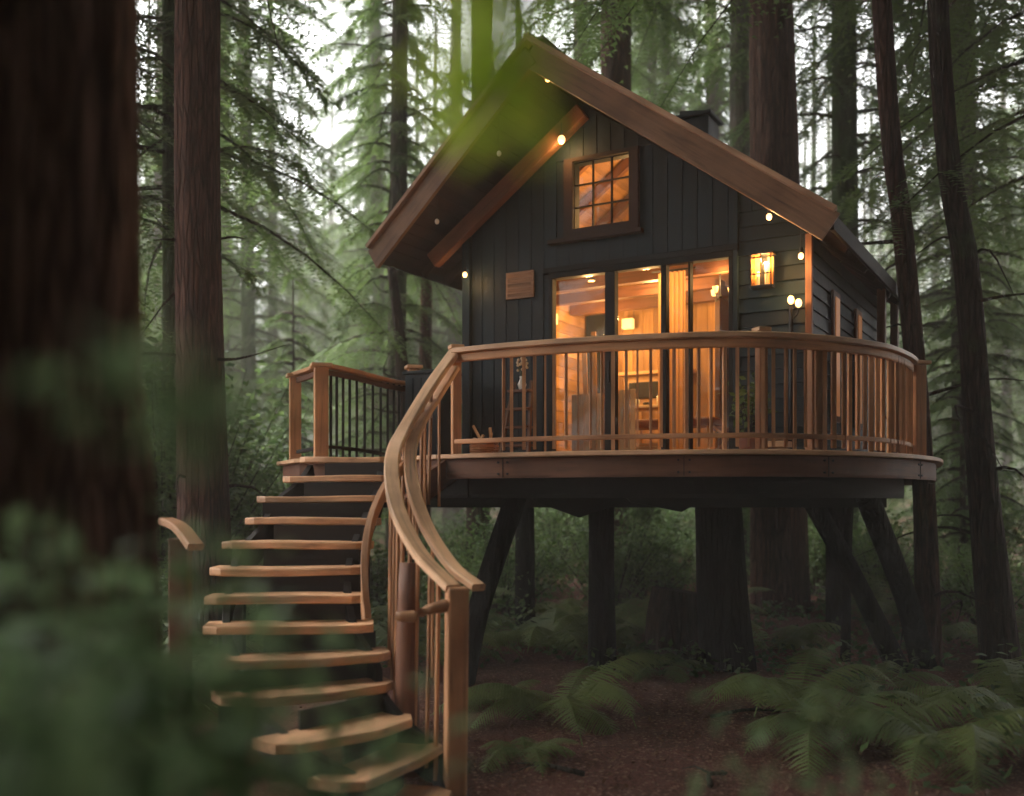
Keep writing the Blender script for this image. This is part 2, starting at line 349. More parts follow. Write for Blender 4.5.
for k in (6, 20, 33, 46, 57):                 # butt joints and coach bolts of the fascia
    p, q = inset(outline, .024)[k], inset(outline, .024)[k + 1]; d = (q - p).normalized(); mb = DMB()
    mb.beam(p + Vector((0, 0, DZ - .235)), p + Vector((0, 0, DZ - .055)), .006, .006, up=d); mb.build('fascia_joint', M['darkwood'], deck)
    for s_ in (-.05, .05):
        for z in (-.09, -.20):
            mb = DMB(); c_ = p + d * s_ + Vector((0, 0, DZ + z)); nn = Vector((d.y, -d.x, 0)); mb.tube([c_ - nn * .01, c_ + nn * .008], .011, 8); mb.build('bolt', M['metal'], deck)
ring3 = inset(outline, .42); ring3 += [ring3[0]]
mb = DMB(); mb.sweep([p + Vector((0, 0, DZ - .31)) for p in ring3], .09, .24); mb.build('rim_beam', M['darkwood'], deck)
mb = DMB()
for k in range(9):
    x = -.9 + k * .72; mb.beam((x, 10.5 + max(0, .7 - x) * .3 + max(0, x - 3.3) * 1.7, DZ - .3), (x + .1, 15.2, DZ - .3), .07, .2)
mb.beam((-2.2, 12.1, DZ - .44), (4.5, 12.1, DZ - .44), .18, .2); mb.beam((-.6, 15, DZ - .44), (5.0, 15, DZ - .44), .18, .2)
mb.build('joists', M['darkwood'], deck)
# corbels hanging below the rim
mb = DMB()
for (x0, x1, xm, y, dp) in ((.2, 1.2, .72, 10.75, .22), (1.25, 2.05, 1.85, 10.9, .16)):
    mb.prism([(x0, DZ - .42), (x1, DZ - .42), (x1 - .05, DZ - .5), (xm, DZ - .42 - dp), (x0 + .05, DZ - .47)], .16, lambda u_, v_, w_, y=y: (u_, y + w_, v_))
mb.build('corbel', M['darkwood'], deck)
# support posts and braces
def post(pts, rad, name='support_post', n_=12, mat='darkwood'):
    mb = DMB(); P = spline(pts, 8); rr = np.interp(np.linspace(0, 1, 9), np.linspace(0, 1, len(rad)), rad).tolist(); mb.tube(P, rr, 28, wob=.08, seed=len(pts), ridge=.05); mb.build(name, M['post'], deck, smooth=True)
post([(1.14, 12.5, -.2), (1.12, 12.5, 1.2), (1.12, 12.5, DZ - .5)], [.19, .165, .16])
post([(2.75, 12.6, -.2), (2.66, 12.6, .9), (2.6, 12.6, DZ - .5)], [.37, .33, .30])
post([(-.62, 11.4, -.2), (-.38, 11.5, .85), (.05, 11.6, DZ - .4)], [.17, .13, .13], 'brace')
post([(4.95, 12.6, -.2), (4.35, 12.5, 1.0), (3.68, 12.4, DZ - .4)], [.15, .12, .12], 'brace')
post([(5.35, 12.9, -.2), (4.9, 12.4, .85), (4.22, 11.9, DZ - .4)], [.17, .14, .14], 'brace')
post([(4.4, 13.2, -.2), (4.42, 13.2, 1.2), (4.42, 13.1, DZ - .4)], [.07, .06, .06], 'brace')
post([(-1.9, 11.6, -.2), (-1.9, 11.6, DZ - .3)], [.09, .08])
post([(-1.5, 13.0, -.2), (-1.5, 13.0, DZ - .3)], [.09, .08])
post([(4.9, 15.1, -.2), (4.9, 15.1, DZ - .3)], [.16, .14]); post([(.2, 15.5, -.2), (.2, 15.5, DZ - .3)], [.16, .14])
# railing
def rail_z(p): return DZ + 1.05
rp = inset(outline, .10); rp = [p.lerp(q, min(1, max(0, (p.x - 3.6) / 1.2))) for p, q in zip(rp, inset(outline, .30))]
def rail_post(x, y, h=1.05, s=.105, capz=True, z0=None, parent=deck):
    z0 = DZ if z0 is None else z0
    mb = DMB(); mb.box((x, y, z0 + h / 2), (s, s, h), Matrix.Rotation(.3, 3, 'Z')); p = mb.build('railing_post', M['deckwood'], parent, bevel=.008)
    if capz:
        mb = DMB(); mb.box((x, y, z0 + h + .022), (s * 1.55, s * 1.55, .04), Matrix.Rotation(.3, 3, 'Z')); mb.build('post_cap', M['railtop'], p, bevel=.008)
rail_post(-.56, 10.02, 1.06, .09); rail_post(2.26, 9.06, 1.07, .085); rail_post(2.79, 9.24, 1.0, .12, False); rail_post(4.36, 10.75, 1.0, .13);
rail_post(-2.12, 11.1, 1.02, .15); rail_post(-2.52, 11.62, 0.97, .13); rail_post(-1.24, 12.6, 1.2, .13)
seg_front = [p + Vector((0, 0, DZ + 1.03)) for p in rp[1:62]]
mb = DMB(); mb.sweep(seg_front, .15, .055); mb.build('top_rail', M['railtop'], deck)
mb = DMB(); mb.sweep([p - Vector((0, 0, .068)) for p in seg_front], .06, .08); mb.build('sub_rail', M['deckwood'], deck)
mb = DMB(); mb.sweep([p - Vector((0, 0, .90)) for p in seg_front], .045, .045); mb.build('bottom_rail', M['deckwood'], deck)
acc, last = 0, seg_front[0]; k = 0
for q in range(1, len(seg_front)):
    a_, b_ = seg_front[q - 1], seg_front[q]; L = (b_ - a_).length
    while k * .112 < acc + L:
        p = a_.lerp(b_, (k * .112 - acc) / L); p.x += random.uniform(-.012, .012)
        if 4 < k < 74:
            mb = DMB(); s_ = random.choice((.018, .026, .032)) if k < 33 else random.uniform(.03, .042)
            mb.box((p.x, p.y, DZ + .505), (s_, s_, .95 if k % 3 else 1.0), Matrix.Rotation(random.uniform(-.3, .3), 3, 'Z'))
            mb.build('baluster', M['deckwood'], deck)
        k += 1
    acc += L
lp = spline([(-2.55, 11.66, DZ + 1.0), (-2.3, 11.35, DZ + 1.02), (-2.1, 11.15, DZ + 1.04), (-1.85, 11.6, DZ + 1.04), (-1.5, 12.2, DZ + 1.0), (-1.24, 12.6, DZ + 1.0)], 24)
mb = DMB(); mb.sweep(lp, .13, .05); mb.build('top_rail', M['deckwood'], deck)
mb = DMB(); mb.sweep([p - Vector((0, 0, .07)) for p in lp], .04, .06); mb.build('sub_rail', M['beam'], deck)
mb = DMB(); mb.sweep([p - Vector((0, 0, .9)) for p in lp], .04, .04); mb.build('bottom_rail', M['darkwood'], deck)
for q in range(11, 25):
    p = lp[q]; mb = DMB(); mb.box((p.x, p.y, DZ + .5), (.028, .028, .95)); mb.build('baluster', M['darkwood'], deck)
rp2 = spline([(-1.24, 12.6, DZ + .98), (-1.05, 13.4, DZ + .98), (-.5, 15.3, DZ + .98)], 12)
mb = DMB(); mb.sweep(rp2, .1, .05); mb.build('top_rail', M['deckwood'], deck)
for q in range(1, 13):
    p = rp2[q]; mb = DMB(); mb.box((p.x, p.y, DZ + .48), (.028, .028, .95)); mb.build('baluster', M['darkwood'], deck)

# ---------------------------------------------------------------- staircase
SL = Vector((-1.5, 8.5, 0))
class SMB(MB):
    def build(s, *a, **k):
        s.v = [tuple(Vector(p) - SL) for p in s.v]; return super().build(*a, **k)
stair = empty('staircase', SL, label='curving cedar staircase with open treads climbing to the deck', cat='staircase')
tr = [  # right end x,y ; left end x,y ; z of tread top
 ((-1.28, 10.35), (-2.25, 10.55), 0), ((-1.20, 9.95), (-2.32, 10.1), 1), ((-1.22, 9.6), (-2.48, 9.7), 2), ((-1.26, 9.22), (-2.48, 9.25), 3),
 ((-1.27, 8.85), (-2.58, 8.85), 4), ((-1.26, 8.5), (-2.56, 8.45), 5), ((-1.2, 8.2), (-2.5, 8.1), 6), ((-1.10, 7.95), (-2.4, 7.75), 7),
 ((-.93, 7.75), (-2.2, 7.38), 8), ((-.87, 7.62), (-2.0, 6.95), 9), ((-.68, 7.42), (-1.45, 6.45), 10), ((-.50, 7.45), (-1.0, 6.35), 11), ((-.43, 6.98), (-.62, 6.1), 12)]
for (r_, l_, k) in tr:
    z = DZ - .205 * k; rv, lv = Vector((*r_, z)), Vector((*l_, z)); d = (lv - rv).normalized(); nrm = Vector((-d.y, d.x, 0)) 
    if nrm.y < 0: nrm = -nrm                  # towards the stair's back
    mb = SMB(); n_ = 12; vs = []; lc = []
    fr = random.random() * 6
    for q in range(n_ + 1):
        t = q / n_; e = min(t, 1 - t) * 2; bow = .035 * math.sin(t * math.pi) + .012 * math.sin(t * 7 + fr)
        fw = .03 if k < 8 else .05 * (1 - abs(2 * t - .8))
        c = rv.lerp(lv, t); rnd_in = (.05 if k < 8 else .10) * (1 - min(1, e * 6)) ** 2
        f_, bk = c - nrm * (bow + fw - rnd_in), c + nrm * .36
        for (p, zz) in ((f_ + nrm * .006, 0), (f_, -.012), (f_, -.055), (f_ + nrm * .015, -.066), (bk, -.066), (bk, 0)):
            vs.append(p + Vector((0, 0, zz + .006 * math.sin(t * 5 + fr)))); lc.append((t * 1.3, (p - c).dot(nrm), zz))
    fs = []
    for q in range(n_):
        for j in range(6): a = q * 6 + j; b_ = q * 6 + (j + 1) % 6; fs.append((a, a + 6, b_ + 6, b_))
    fs += [tuple(range(6)), tuple(range(n_ * 6, n_ * 6 + 6))[::-1]]
    mb.add(vs, fs, lc); mb.build('tread', M['tread'], stair)
    if k > 0:                                  # added dark riser imitating the dark gap below the tread above
        mb = SMB(); off = nrm * .33; mb.beam(rv.lerp(lv, .06) + off + Vector((0, 0, .07)), rv.lerp(lv, .7 if k % 3 else .93) + off + Vector((0, 0, .07)), .022, .135); mb.build('gap_board', M['darkwood'], stair)
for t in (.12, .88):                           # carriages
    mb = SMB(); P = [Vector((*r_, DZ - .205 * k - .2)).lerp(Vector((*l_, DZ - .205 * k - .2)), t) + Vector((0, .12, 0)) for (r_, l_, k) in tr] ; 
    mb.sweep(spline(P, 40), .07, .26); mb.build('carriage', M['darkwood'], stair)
for (k, t) in ((2, .93), (4, .9), (6, .9), (8, .9), (3, .1), (6, .1)):
    r_, l_, kk = tr[k]; p = Vector((*r_, 0)).lerp(Vector((*l_, 0)), t); z = DZ - .205 * k - .07
    mb = SMB(); mb.box((p.x, p.y + .15, z / 2 - .05), (.09, .09, z + .1)); mb.build('leg', M['darkwood'], stair, bevel=.006)
# handrails
h1 = spline([(-.57, 9.98, DZ + 1.03), (-.77, 9.5, 3.19), (-.97, 9.0, 2.73), (-1.02, 8.6, 2.5), (-.99, 8.25, 2.25), (-.88, 7.85, 1.97), (-.68, 7.5, 1.68), (-.42, 7.12, 1.47)], 48)
mb = SMB(); mb.sweep(h1, .125, .06); mb.build('handrail', M['railtop'], stair)
h2 = spline([(-.57, 9.93, DZ + .86), (-.72, 9.6, 3.10), (-.84, 9.25, 2.83), (-.90, 8.9, 2.56), (-.84, 8.45, 2.22), (-.68, 8.0, 1.88), (-.45, 7.55, 1.60), (-.24, 7.2, 1.47)], 48)
mb = SMB(); mb.sweep(h2, .11, .055); mb.build('handrail', M['railtop'], stair)
h3 = spline([(-.96, 8.9, 2.42), (-1.08, 8.55, 2.2), (-1.17, 8.3, 1.92), (-1.19, 8.1, 1.64), (-1.17, 7.95, 1.36), (-1.15, 7.9, 1.16)], 20)
mb = SMB(); mb.sweep(h3, .06, .09); mb.build('lower_board', M['deckwood'], stair)
h4 = spline([(-.60, 10.1, 2.42), (-.85, 9.6, 2.2), (-1.0, 9.1, 1.95)], 10)
mb = SMB(); mb.sweep(h4, .05, .26); mb.build('skirt_board', M['beam'], stair)
for q in range(3, 20):                        # pickets from the first rail to the treads
    p = h1[int(q * 48 / 20)]
    zb = max(.05, p.z - 1.02 - q * .035)
    if q > 8: zb = max(0.05, p.z - 1.5)
    mb = SMB(); j = Vector((random.uniform(-.012, .012), random.uniform(-.02, .02), 0)); mb.tube([p + j - Vector((0, 0, .03)), Vector((p.x - .02, p.y, zb))], random.uniform(.014, .02), 6); mb.build('picket', M['deckwood'], stair)
for q in range(2, 16, 2):
    p = h2[int(q * 48 / 16)]; mb = SMB(); mb.tube([p - Vector((0, 0, .03)), Vector((p.x, p.y, max(.03, p.z - 1.1)))], .016, 6); mb.build('picket', M['deckwood'], stair)
mb = SMB(); mb.tube(spline([(-.80, 7.62, -.1), (-.80, 7.6, .8), (-.78, 7.62, 1.62)], 6), [.105, .10, .095, .09, .09, .085, .08], 10, wob=.06); mb.build('inner_post', M['beam'], stair, smooth=True)
mb = SMB(); mb.box((-.40, 7.14, .68), (.155, .14, 1.6), Matrix.Rotation(.25, 3, 'Z') @ Matrix.Rotation(.01, 3, 'Y')); mb.build('newel_post', M['deckwood'], stair, bevel=.02)
mb = SMB(); mb.tube(spline([(-.42, 7.10, 1.36), (-.58, 7.08, 1.33), (-.70, 7.05, 1.28), (-.82, 7.04, 1.285)], 8), [.038, .045, .04, .036, .04, .043, .04, .036, .030], 9, wob=.12, seed=4); mb.build('stub_branch', M['deckwood'], stair, smooth=True)
mb = SMB(); mb.box((-2.62, 7.9, .85), (.15, .15, 1.9)); mb.build('newel_post', M['beam'], stair, bevel=.015)
mb = SMB(); mb.sweep(spline([(-2.80, 8.1, 1.93), (-2.62, 7.9, 1.88), (-2.42, 7.65, 1.74)], 8), .13, .06); mb.build('handrail', M['deckwood'], stair)

# ---------------------------------------------------------------- cabin (local frame: x along the front, y into the house, z up from the deck)
HX, HY, HR = .82, 12.02, R(-30)
house = empty('cabin', (HX, HY, DZ), HR, label='small dark teal gabled cabin with warmly lit windows standing on the deck', cat='cabin')
SLP = .71
def top(x): return 4.33 - SLP * abs(x)
def roofpiece(mb, x0, x1, z0, y0, th, z1=None):          # upright board piece whose top follows the gable
    z1a = min(top(x0), z1) if z1 else top(x0); z1b = min(top(x1), z1) if z1 else top(x1)
    P = [(x0, z0), (x1, z0), (x1, z1b)]
    if z1 is None and x0 < 0 < x1: P.append((0, top(0)))
    P.append((x0, z1a)); mb.prism(P, th, lambda a, c, w_: (a, y0 + w_, c))
mb = MB()                                     # backing wall of the front with its openings
DX0, DX1, DT = -.40, 1.90, 2.30; WX0, WX1, WZ0, WZ1 = -.07, .66, 2.80, 3.60
roofpiece(mb, -1.55, DX0, 0, .0, .12); roofpiece(mb, DX1, 2.70, 0, .0, .12)
roofpiece(mb, DX0, DX1, DT, .0, .12, WZ0)
roofpiece(mb, DX0, WX0, WZ0, .0, .12); roofpiece(mb, WX1, DX1, WZ0, .0, .12)
P = [(WX0, WZ1), (WX1, WZ1), (WX1, top(WX1)), (0, top(0)), (WX0, top(WX0))]; mb.prism(P, .12, lambda a, c, w_: (a, w_, c))
mb.build('front_wall', M['siding'], house)
mb = MB()                                     # upright boards and battens
x = -1.56
while x < 1.92:
    w_ = .178; x1 = min(x + w_, 1.93)
    spans = [(0, None)]
    if x1 > DX0 - .06 and x < DX1 + .06: spans = [(DT + .07, None)]
    if x1 > WX0 - .1 and x < WX1 + .1 : spans = [(DT + .07, WZ0 - .06), (WZ1 + .06, None)]
    for (za, zb) in spans:
        if zb is None: 
            if top(x) - za > .05: roofpiece(mb, x + .001, x1 - .001, za, -.022, .021)
        else: roofpiece(mb, x + .001, x1 - .001, za, -.022, .021, zb)
        if zb is None: roofpiece(mb, x - .011, x + .011, za, -.030, .007)
    x += w_
mb.build('board_siding', M['siding'], house)
mb = MB(); z = .02
while z < 2.6:                                # lap boards beside the door
    mb.prism([(-.012, z), (-.040, z), (-.014, z + .165), (-.002, z + .165)], .74, lambda a, c, w_: (1.95 + w_, a, c)); z += .158
mb.build('lap_siding', M['siding'], house)
mb = MB()
x = 1.95
while x < 2.7: roofpiece(mb, x, min(x + .15, 2.69), z + .01, -.03, .028); x += .155
mb.build('gable_board', M['siding'], house)
# side and rear walls
mb = MB(); mb.box((2.64, 2.15, 1.2), (.12, 4.05, 2.4)); mb.build('side_wall', M['siding'], house)
mb = MB(); mb.box((-1.49, 2.15, 1.6), (.12, 4.05, 3.2)); mb.build('side_wall', M['siding'], house)
mb = MB(); roofpiece(mb, -1.55, 2.70, 0, 4.18, .12); mb.build('rear_wall', M['siding'], house)
mb = MB(); z = .02
while z < 2.36: mb.prism([(0.002, z), (.04, z), (.014, z + .165), (.002, z + .165)], 4.1, lambda a, c, w_: (2.70 + a, .09 + w_, c)); z += .158
mb.build('lap_siding', M['siding'], house)
for (a, b_, s_) in ((2.72, -.03, .07), (2.74, 4.24, .08), (-1.58, -.03, .11), (1.93, -.05, .05)):
    mb = MB(); hh = top(a) - .02; mb.box((a, b_, hh / 2), (s_, s_, hh)); mb.build('corner_board', M['beam'] if a > 2.5 else M['siding'], house, bevel=.005)
for y_ in (1.05, 2.35): 
    mb = MB(); mb.box((2.765, y_, 1.2), (.03, .36, 1.5)); f_ = mb.build('side_window', M['beam'], house, bevel=.004)
    mb = MB(); mb.box((2.785, y_, 1.2), (.012, .20, 1.36)); mb.build('pane', M['dimpane'], f_)  # pane glows by itself, imitating a lit room behind
for y_ in (2.9, 3.9):
    mb = MB(); mb.box((2.95, y_, 1.15), (.10, .10, 2.3)); mb.build('porch_post', M['beam'], house, bevel=.006)
# roof
RT = 4.61
def rz(x): return RT - SLP * abs(x)
EL, ER = -2.585, 3.09
rf = empty('roof', (0, 0, 0)); rf.parent = house
def slope(mb, xe, z_off, th, y_r0, y_e0, y_r1, y_e1, x0=0.0, drop=0.0):
    q = [(x0, y_r0), (xe, y_e0), (xe, y_e1), (x0, y_r1)]
    vs = [(a, c, rz(a) + z_off) for a, c in q] + [(a, c, rz(a) + z_off - th) for a, c in q]
    mb.add(vs, [(0, 1, 2, 3), (7, 6, 5, 4), (0, 4, 5, 1), (1, 5, 6, 2), (2, 6, 7, 3), (3, 7, 4, 0)] if xe < 0 else [(3, 2, 1, 0), (4, 5, 6, 7), (1, 5, 4, 0), (2, 6, 5, 1), (3, 7, 6, 2), (0, 4, 7, 3)], [(c, a, 0) for a, c in q] * 2)
for xe in (EL, ER):
    mb = MB(); slope(mb, xe, 0.0, .07, -1.20, -.64, 4.9, 4.6); mb.build('roof_covering', M['roofing'], rf)
    mb = MB(); nb = 20
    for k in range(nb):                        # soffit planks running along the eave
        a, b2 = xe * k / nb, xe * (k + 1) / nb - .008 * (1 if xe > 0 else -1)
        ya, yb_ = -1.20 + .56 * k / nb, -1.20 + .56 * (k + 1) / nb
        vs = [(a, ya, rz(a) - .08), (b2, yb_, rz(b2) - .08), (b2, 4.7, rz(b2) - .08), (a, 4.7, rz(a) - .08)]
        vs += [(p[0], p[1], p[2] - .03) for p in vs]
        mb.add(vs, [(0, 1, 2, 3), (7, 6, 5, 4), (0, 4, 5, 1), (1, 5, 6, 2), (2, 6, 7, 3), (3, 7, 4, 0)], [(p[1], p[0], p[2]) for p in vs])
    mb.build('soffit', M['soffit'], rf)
    mb = MB(); mb.beam((0.0, -1.245, RT - .17), (xe, -.685, rz(xe) - .17), .05, .30); o = mb.build('rake_board', M['rake'], rf, bevel=.006)
    mb = MB(); mb.beam((0.0 - .04 * np.sign(xe), -1.27, RT + .005), (xe + .05 * np.sign(xe), -.70, rz(xe) - .01), .13, .055); mb.build('rake_trim', M['raketrim'], rf, bevel=.008)
    mb = MB(); mb.beam((xe, -.64, rz(xe) - .10), (xe, 4.62, rz(xe) - .10), .04, .17); mb.build('eave_board', M['darkwood'], rf, bevel=.005)
    mb = MB()
    for k in range(8):
        y_ = .35 + k * .55; mb.beam((xe * .60, y_, rz(xe * .6) - .18), (xe * .985, y_, rz(xe * .985) - .18), .05, .12)
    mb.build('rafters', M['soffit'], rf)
mb = MB(); mb.beam((0, -1.15, RT + .02), (0, 4.95, RT + .02), .22, .035); mb.build('ridge_cap', M['roofing'], rf)
mb = MB(); mb.beam((0.10, -.13, 4.16), (-2.05, -.13, 4.16 - SLP * 2.15), .13, .20); mb.build('gable_beam', M['beam'], house, bevel=.012)
ch = MB(); ch.box((.84, 1.8, 4.10), (.42, .42, .84)); c_ = ch.build('chimney', M['metal'], rf, bevel=.02)
ch = MB(); ch.box((.84, 1.8, 4.54), (.52, .52, .05)); ch.box((.84, 1.8, 4.585), (.38, .38, .06), Matrix.Rotation(.16, 3, 'Y')); ch.build('chimney_cap', M['metal'], c_, bevel=.012)
# sliding doors
dr = empty('sliding_door', (0, 0, 0)); dr.parent = house
mb = MB(); Y0 = -.01
mb.box(((DX0 + DX1) / 2, Y0, DT - .03), (DX1 - DX0, .13, .075)); mb.box(((DX0 + DX1) / 2, Y0, .035), (DX1 - DX0, .13, .07))
for (a, b_) in ((DX0, -.345), (.352, .48), (1.055, 1.12), (1.38, 1.405), (1.85, DX1)): mb.box(((a + b_) / 2, Y0, DT / 2), (b_ - a, .11, DT - .13))
mb.build('door_frame', M['frame'], dr, bevel=.006)
for (a, b_) in ((-.345, .352), (.48, 1.055), (1.12, 1.38), (1.405, 1.85)):
    mb = MB(); mb.box(((a + b_) / 2, .03, DT / 2), (b_ - a, .008, DT - .14)); mb.build('glass_pane', M['glass'], dr)
mb = MB(); mb.beam((DX0 - .06, -.055, DT + .035), (DX1 + .06, -.055, DT + .035), .07, .07); mb.build('door_head_trim', M['frame'], dr, bevel=.006)
mb = MB(); mb.box((.415, -.09, 1.05), (.02, .04, .26)); mb.build('handle', M['metal'], dr, bevel=.006)
# gable window
wn = empty('gable_window', (0, 0, 0)); wn.parent = house
mb = MB(); fw = .12
mb.box((WX0 - fw / 2 - .0, -.045, (WZ0 + WZ1) / 2), (fw, .06, WZ1 - WZ0 + .02)); mb.box((WX1 + fw / 2, -.045, (WZ0 + WZ1) / 2), (fw, .06, WZ1 - WZ0 + .02)); mb.box(((WX0 + WX1) / 2, -.045, WZ0 - .05), (WX1 - WX0 + .24, .06, .1))
mb.box(((WX0 + WX1) / 2, -.045, WZ1 + .03), (WX1 - WX0 + .24, .05, .05))
mb.build('window_frame', M['soffit'], wn, bevel=.006)
mb = MB(); mb.box((.22, -.06, WZ0 - .13), (1.22, .12, .05)); mb.build('sill', M['soffit'], wn, bevel=.006)
mb = MB()
for k in (1, 2): mb.box((WX0 + (WX1 - WX0) * k / 3, .0, (WZ0 + WZ1) / 2), (.018, .03, WZ1 - WZ0))
for k in (1, 2): mb.box(((WX0 + WX1) / 2, .003, WZ0 + (WZ1 - WZ0) * k / 3), (WX1 - WX0, .03, .016))
mb.build('muntins', M['frame'], wn)
mb = MB(); mb.box(((WX0 + WX1) / 2, .03, (WZ0 + WZ1) / 2), (WX1 - WX0, .006, WZ1 - WZ0)); mb.build('glass_pane', M['glass'], wn)
mb = MB(); mb.box((-.80, -.055, 2.21), (.39, .03, .33)); v_ = mb.build('wall_vent', M['rake'], house, bevel=.006)
mb = MB()
for k in range(5): mb.box((-.80, -.075, 2.09 + k * .06), (.33, .014, .04), Matrix.Rotation(.4, 3, 'X'))
mb.build('vent_slats', M['rake'], v_)
# interior lining
iny = 3.0
mb = MB()
for k in range(22): mb.box((-1.28 + k * .18, iny, 1.95), (.172, .03, 4.6 if False else 3.9))
lb = mb
bw = MB(); x = -1.42
while x < 2.56: roofpiece(bw, x, min(x + .16, 2.57), .0, iny, .03); x += .165
bw.build('interior_back_wall', M['interior'], house)
mb = MB()
for k in range(20): mb.box((-1.40, 1.6, .1 + k * .165), (.03, 2.9, .158))
for k in range(14): mb.box((2.55, 1.6, .1 + k * .165), (.03, 2.9, .158))
mb.build('interior_side_walls', M['interior'], house)
mb = MB()
for k in range(22): mb.box((-1.35 + k * .182, 1.56, .012), (.176, 2.85, .024))
mb.build('interior_floor', M['interior'], house)
mb = MB()
for s_ in (-1, 1):
    for k in range(18):
        a, b2 = s_ * k * .155, s_ * (k * .155 + .15)
        if b2 < -1.5 or b2 > 2.62: continue
        vs = [(a, .14, rz(a) - .30), (b2, .14, rz(b2) - .30), (b2, 3.0, rz(b2) - .30), (a, 3.0, rz(a) - .30)]; vs += [(p[0], p[1], p[2] + .02) for p in vs]
        mb.add(vs, [(0, 1, 2, 3), (7, 6, 5, 4), (0, 4, 5, 1), (1, 5, 6, 2), (2, 6, 7, 3), (3, 7, 4, 0)], [(p[1], p[0], p[2]) for p in vs])
mb.build('interior_ceiling', M['interior'], house)
mb = MB()
for y_ in (.9, 1.7, 2.5):
    mb.beam((-1.36, y_, 2.36), (2.50, y_, 2.36), .12, .14)
    mb.beam((0, y_, rz(0) - .42), (2.5, y_, rz(2.5) - .42), .08, .12); mb.beam((0, y_, rz(0) - .42), (-1.4, y_, rz(1.4) - .42), .08, .12)
mb.beam((0.1, .15, 2.62), (.1, 2.95, 2.62), .10, .14)
mb.build('ceiling_beams', M['beam'], house)
mb = MB(); mb.box((-1.16, 2.95, 1.2), (.36, .05, 2.3)); mb.build('inner_door', M['frame'], house, bevel=.006)
mb = MB(); mb.box((1.22, 2.2, 1.2), (.07, 1.5, 2.3)); mb.build('partition_panel', M['interior_dark'], house, bevel=.006)

# ---- interior things, in the cabin's frame but standing free
HM = Matrix.Translation((HX, HY, DZ)) @ Matrix.Rotation(HR, 4, 'Z')
def hp(x, y, z=0): return HM @ Vector((x, y, z))
def hthing(name, label, cat, x, y, z=0, rz_=0, group=None): return empty(name, hp(x, y, z), HR + rz_, label=label, cat=cat, group=group)
def point(loc, e, r_=.05, c=(1, .55, .20)):
    d = bpy.data.lights.new('lamp_light', 'POINT'); d.energy = e * .72; d.shadow_soft_size = r_; d.color = c
    o = bpy.data.objects.new('lamp_light', d); col.objects.link(o); o.location = loc; return o
def part(mb, name, mat, p, **k): return mb.build(name, M[mat], p, **k)
# curtain
t = hthing('curtain', 'amber floor-length curtain hanging just inside the third glass pane', 'curtain', 1.0, .42)
mb = MB(); P = []
for k in range(41): P.append((-.17 + k * .0085, .03 * math.sin(k * .95)))
vs = [(a, c, .06) for a, c in P] + [(a, c, 2.26) for a, c in P]; mb.add(vs, [(k, k + 1, k + 42, k + 41) for k in range(40)], [(v[2], v[0], v[1]) for v in vs]); part(mb, 'cloth', 'curtain', t, smooth=True)
mb = MB(); mb.tube([(-.25, 0, 2.28), (.3, 0, 2.28)], .012, 8); part(mb, 'rod', 'metal', t)
point(hp(.93, .95, 1.9), 6, .06)  # light added behind the curtain to make it glow; has no fixture
# wall lamps
for (x, y, z, lb_) in ((-1.37, 1.75, 2.12, 'square glowing wall lamp left of the dark inner door'), (-.62, 2.96, 2.16, 'square glowing wall lamp right of the dark inner door')):
    t = hthing('wall_lamp', lb_, 'wall lamp', x, y, z, group='square wall lamps inside the cabin')
    if x < -1: 
        mb = MB(); mb.box((.02, 0, 0), (.03, .1, .12)); part(mb, 'back_plate', 'metal', t); mb = MB(); mb.box((.085, 0, 0), (.09, .14, .15)); part(mb, 'lamp_shade', 'shade', t, bevel=.01)
    else:
        mb = MB(); mb.box((0, -.02, 0), (.12, .03, .12)); part(mb, 'back_plate', 'metal', t); mb = MB(); mb.box((0, -.085, 0), (.17, .09, .15)); part(mb, 'lamp_shade', 'shade', t, bevel=.01)
point(hp(-.7, 2.2, 1.9), 16, .1); point(hp(-1.0, 1.2, 1.5), 6, .1)
# ceiling spot and pendant
t = hthing('ceiling_spotlight', 'small round spotlight glowing between the ceiling beams', 'spotlight', .22, 1.3, 2.50)
mb = MB(); mb.tube([(0, 0, .12), (0, 0, 0)], .05, 14); part(mb, 'housing', 'metal', t); mb = MB(); mb.sphere((0, 0, -.005), .042); part(mb, 'bulb', 'bulb', t, smooth=True)
point(hp(.45, 1.3, 2.15), 22, .06)
t = hthing('added_downlight', 'round downlight added inside the sliding door to light the screens', 'downlight', .0, .32, 2.245)
mb = MB(); mb.tube([(0, 0, .03), (0, 0, 0)], .05, 14); part(mb, 'housing', 'metal', t); mb = MB(); mb.tube([(0, 0, .002), (0, 0, -.004)], .038, 14); part(mb, 'lens', 'shade', t)
point(hp(.0, .24, 2.15), 7, .05); point(hp(.75, .24, 2.15), 3, .05)  # fill lights added to warm the screens, one under the made-up downlight
t = hthing('chandelier', 'wrought iron chandelier with three glowing shades behind the right-hand pane', 'chandelier', 1.42, .95, 2.02)
mb = MB(); mb.tube([(0, 0, .5), (0, 0, 0)], .008, 6); mb.sphere((0, 0, .0), .03)
for k in range(3): a = k * 2.1 + .4; mb.tube([(0, 0, -.01), (.07 * math.cos(a), .07 * math.sin(a), -.05), (.13 * math.cos(a), .13 * math.sin(a), .02)], .007, 6)
part(mb, 'arms', 'metal', t)
for k in range(3): a = k * 2.1 + .4; mb = MB(); mb.tube([(.13 * math.cos(a), .13 * math.sin(a), .03), (.13 * math.cos(a), .13 * math.sin(a), .10)], [.025, .038], 10); part(mb, 'lamp_shade', 'shade', t)
point(hp(1.5, .8, 2.2), 7, .05)
